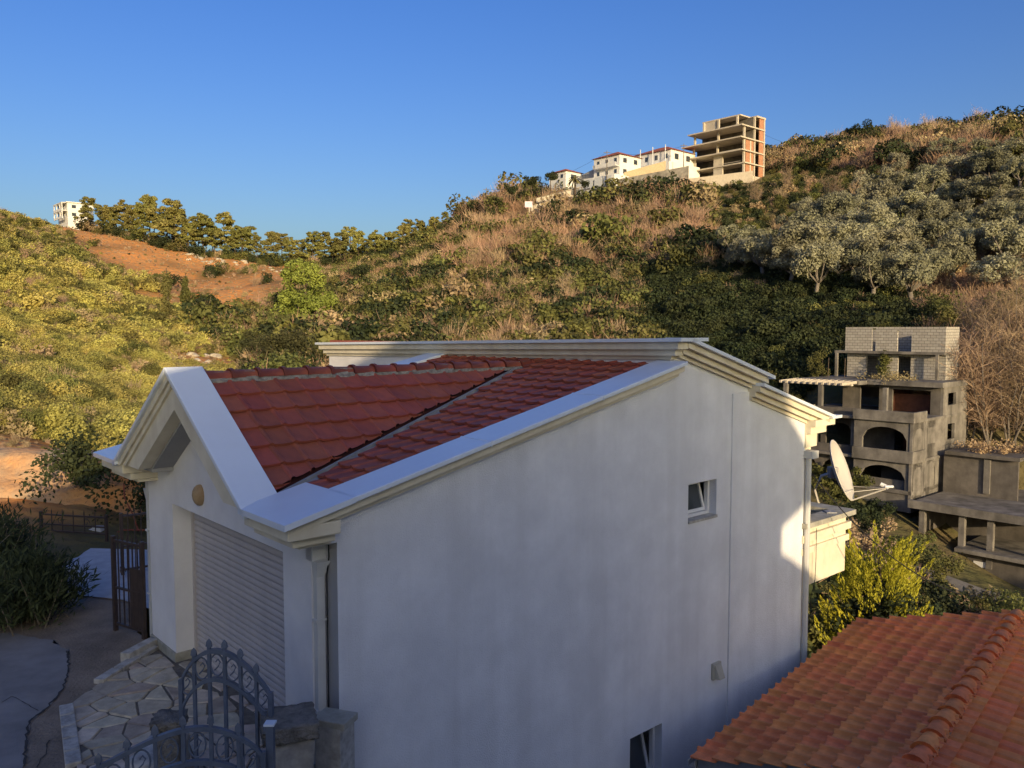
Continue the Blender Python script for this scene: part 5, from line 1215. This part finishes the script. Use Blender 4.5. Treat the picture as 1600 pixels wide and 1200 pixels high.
# oleander hedge bushes at the left of the street
for i, (x, y, h_, wd, lb) in enumerate([(-10.1,14.9,1.5,2.1,'tall dark oleander bush beside the road'),(-8.45,13.9,1.1,1.3,'low dark spreading shrub at the road edge'),(-12.5,14.8,1.45,2.0,'dark oleander bush at the edge of the road verge')]):
    r_ = empty('oleander_bush', (x, y, 0), 0, lb, 'bush'); n = 190; st = np.stack([rng.normal(0,.25*wd,n), rng.normal(0,.25*wd,n), np.zeros(n)], -1); a = rng.uniform(0,6.28,n); tl = np.abs(rng.normal(0,.34,n))*wd/1.6
    en = st + np.stack([np.cos(a)*tl*h_, np.sin(a)*tl*h_, h_*rng.uniform(.5,1,n)], -1)
    o = bpy.data.objects.new('stems', qmesh('stems', ribbons(st, en, .022, .010), bark_g)); link(o, r_)
    lq = []
    for q in range(n):
        m_ = 85; k = rng.uniform(.22,1.02,m_)[:, None]; P = st[q] + (en[q]-st[q])*k + rng.normal(0,.09,(m_,3)); d = (en[q]-st[q])/np.linalg.norm(en[q]-st[q]); ax = d + unit(m_)*.8; ax /= np.linalg.norm(ax,axis=1,keepdims=True); sd_ = np.cross(ax, unit(m_)); sd_ /= np.linalg.norm(sd_,axis=1,keepdims=True)+1e-9
        L_ = rng.uniform(.055,.10,m_)[:, None]; lq.append(np.stack([P, P+ax*L_-sd_*L_*.2, P+ax*L_*2, P+ax*L_+sd_*L_*.2], 1))
    o = bpy.data.objects.new('leaves', qmesh('leaves', np.concatenate(lq), lf_ole)); link(o, r_)
# ivy and shrubs round the ruin
def local_bush(name, c, nc, sp, per, size_, mat_, label, cat='bush', zr=(.2,1.6)):
    r_ = empty(name, c, 0, label, cat); cs_ = np.stack([rng.normal(0,sp,nc), rng.normal(0,sp,nc), rng.uniform(*zr,nc)], -1)
    o_ = bpy.data.objects.new('foliage', qmesh('foliage', clump_leaves(cs_, rng.uniform(.3,.6,nc), per, size_, 1.5, hollow_=.3), mat_)); link(o_, r_); return r_
AL = lambda x, y, z: AO + U*x + V*y + Vector((0,0,z))
local_bush('climbing_shrub', AL(-5.8,5.0,-2.6), 46, .95, 190, .12, lf_grn, 'dense green climber swallowing the front of the ruin', zr=(.2,3.9))
local_bush('climbing_shrub', AL(-6.6,1.9,-3.4), 30, .9, 190, .12, lf_drk, 'dark green shrub below the ruin corner', zr=(.2,2.6))
local_bush('roof_shrub', AL(1.0,10.3,7.3), 12, .32, 110, .09, lf_grn, 'pointed young shrub growing on the ruin roof', zr=(.2,2.0))
local_bush('ivy_curtain', AL(2.2,5.3,7.3), 9, .16, 120, .10, lf_grn, 'ivy hanging down the block storey of the ruin', zr=(.1,2.1))
local_bush('roof_weeds', AL(.6,4.5,7.35), 20, 1.2, 60, .09, lf_dry, 'dry weeds along the roof edge of the ruin', zr=(.0,.3))
local_bush('roof_brush', AL(1.5,-3.0,2.5), 24, 1.2, 90, .10, lf_dry, 'dry overgrowth on the roof of the side block', zr=(.0,.5))
for i, (px, py, d_) in enumerate([(1420,850,50),(1375,830,50),(1455,860,46),(1330,800,54)]):
    p = at(px, py, d_); p.z = hz1(p.x, p.y); local_bush('roadside_bush', p, 20, .8, 130, .1, (lf_grn, lf_dry, lf_grn, lf_drk)[i], ('leafy green bush above the valley road','tan dry bush above the valley road','green bush at the bend of the valley road','dark bush under the dish beside the valley road')[i], zr=(.1,1.7))

for i, (x_, y_, z_, lb) in enumerate([(-9.6,22.2,.2,'dark bush at the foot of the bank behind the side gate'),(-8.0,22.9,.3,'dark scrambling bush against the bank, next to the house'),(-11.6,22.0,.9,'small dark bush rooted halfway up the bank')]):
    local_bush('bank_bush', (x_, y_, z_), 16, .5, 130, .08, lf_drk, lb, zr=(.1,1.1))
# ---- valley road, hillside track wall, rocks
mb = MB(); rp = []
for (x0, y0), (x1, y1) in zip(ROADL[:-1], ROADL[1:]):
    for k in range(8): rp.append((x0+(x1-x0)*k/8, y0+(y1-y0)*k/8))
rp.append(ROADL[-1]); vs = []
for i, (x, y) in enumerate(rp):
    a = rp[max(0,i-1)]; b_ = rp[min(len(rp)-1,i+1)]; d = Vector((b_[0]-a[0], b_[1]-a[1], 0)).normalized(); s_ = Vector((-d.y, d.x, 0))
    zt = max(hz1(x+s_.x*q, y+s_.y*q) for q in (-1.9,-1,0,1,1.9)) + .08
    for q in (-1.9,-1.75,1.75,1.9): vs.append((x+s_.x*q, y+s_.y*q, zt-(.5 if abs(q) > 1.8 else 0)))
fs = [(i*4+k, i*4+k+1, i*4+k+5, i*4+k+4) for i in range(len(rp)-1) for k in range(3)]
vr = MB().add(vs, fs).build('valley_road', M('old_asphalt', (.20,.185,.165), (.14,.13,.115), rough=.95, scale=.8, bump=.4, bscale=20), None); vr['kind'] = 'structure'
a, b_ = gp(800,437,100,190), gp(985,429,100,190)
ridge_wall(a, b_, 1.0, M('track_stone', (.40,.34,.26), (.30,.25,.19), rough=.95, scale=1.5), 'long low stone wall edging the hillside track')
rkm = []
for k in range(4):
    bm = bmesh.new(); bmesh.ops.create_icosphere(bm, subdivisions=2, radius=1)
    for v_ in bm.verts: v_.co *= random.uniform(.7, 1.15); v_.co.z *= .65
    m_ = bpy.data.meshes.new('rock'); bm.to_mesh(m_); bm.free(); m_.materials.append(rock_m); rkm.append(m_)
for i in range(104):
    if i < 90: px = random.uniform(290, 545); py = np.interp(px, [150,300,420,545], [352,396,412,424]) + random.uniform(0, 14); p = gp(px, py, 190, 290); s_ = random.uniform(.25, 1.0)
    else: p = gp(random.uniform(290, 345), random.uniform(552, 578), 60, 140); s_ = random.uniform(.4, 1.0)
    o = bpy.data.objects.new('rock', rkm[i % 4]); link(o); o.location = p; o.scale = (s_, s_*random.uniform(.6,1), s_*random.uniform(.6,1)); o.rotation_euler = (0,0,random.uniform(0,6.28))
    tag(o, 'pale limestone rock on the cleared orange slope' if i < 90 else 'pale broken rock in the outcrop behind the gable', 'rock', 'pale rocks on the cleared slope' if i < 90 else 'rocks of the outcrop behind the gable')
print('scrub', SCN, 'tiles', NT, n1, n2)
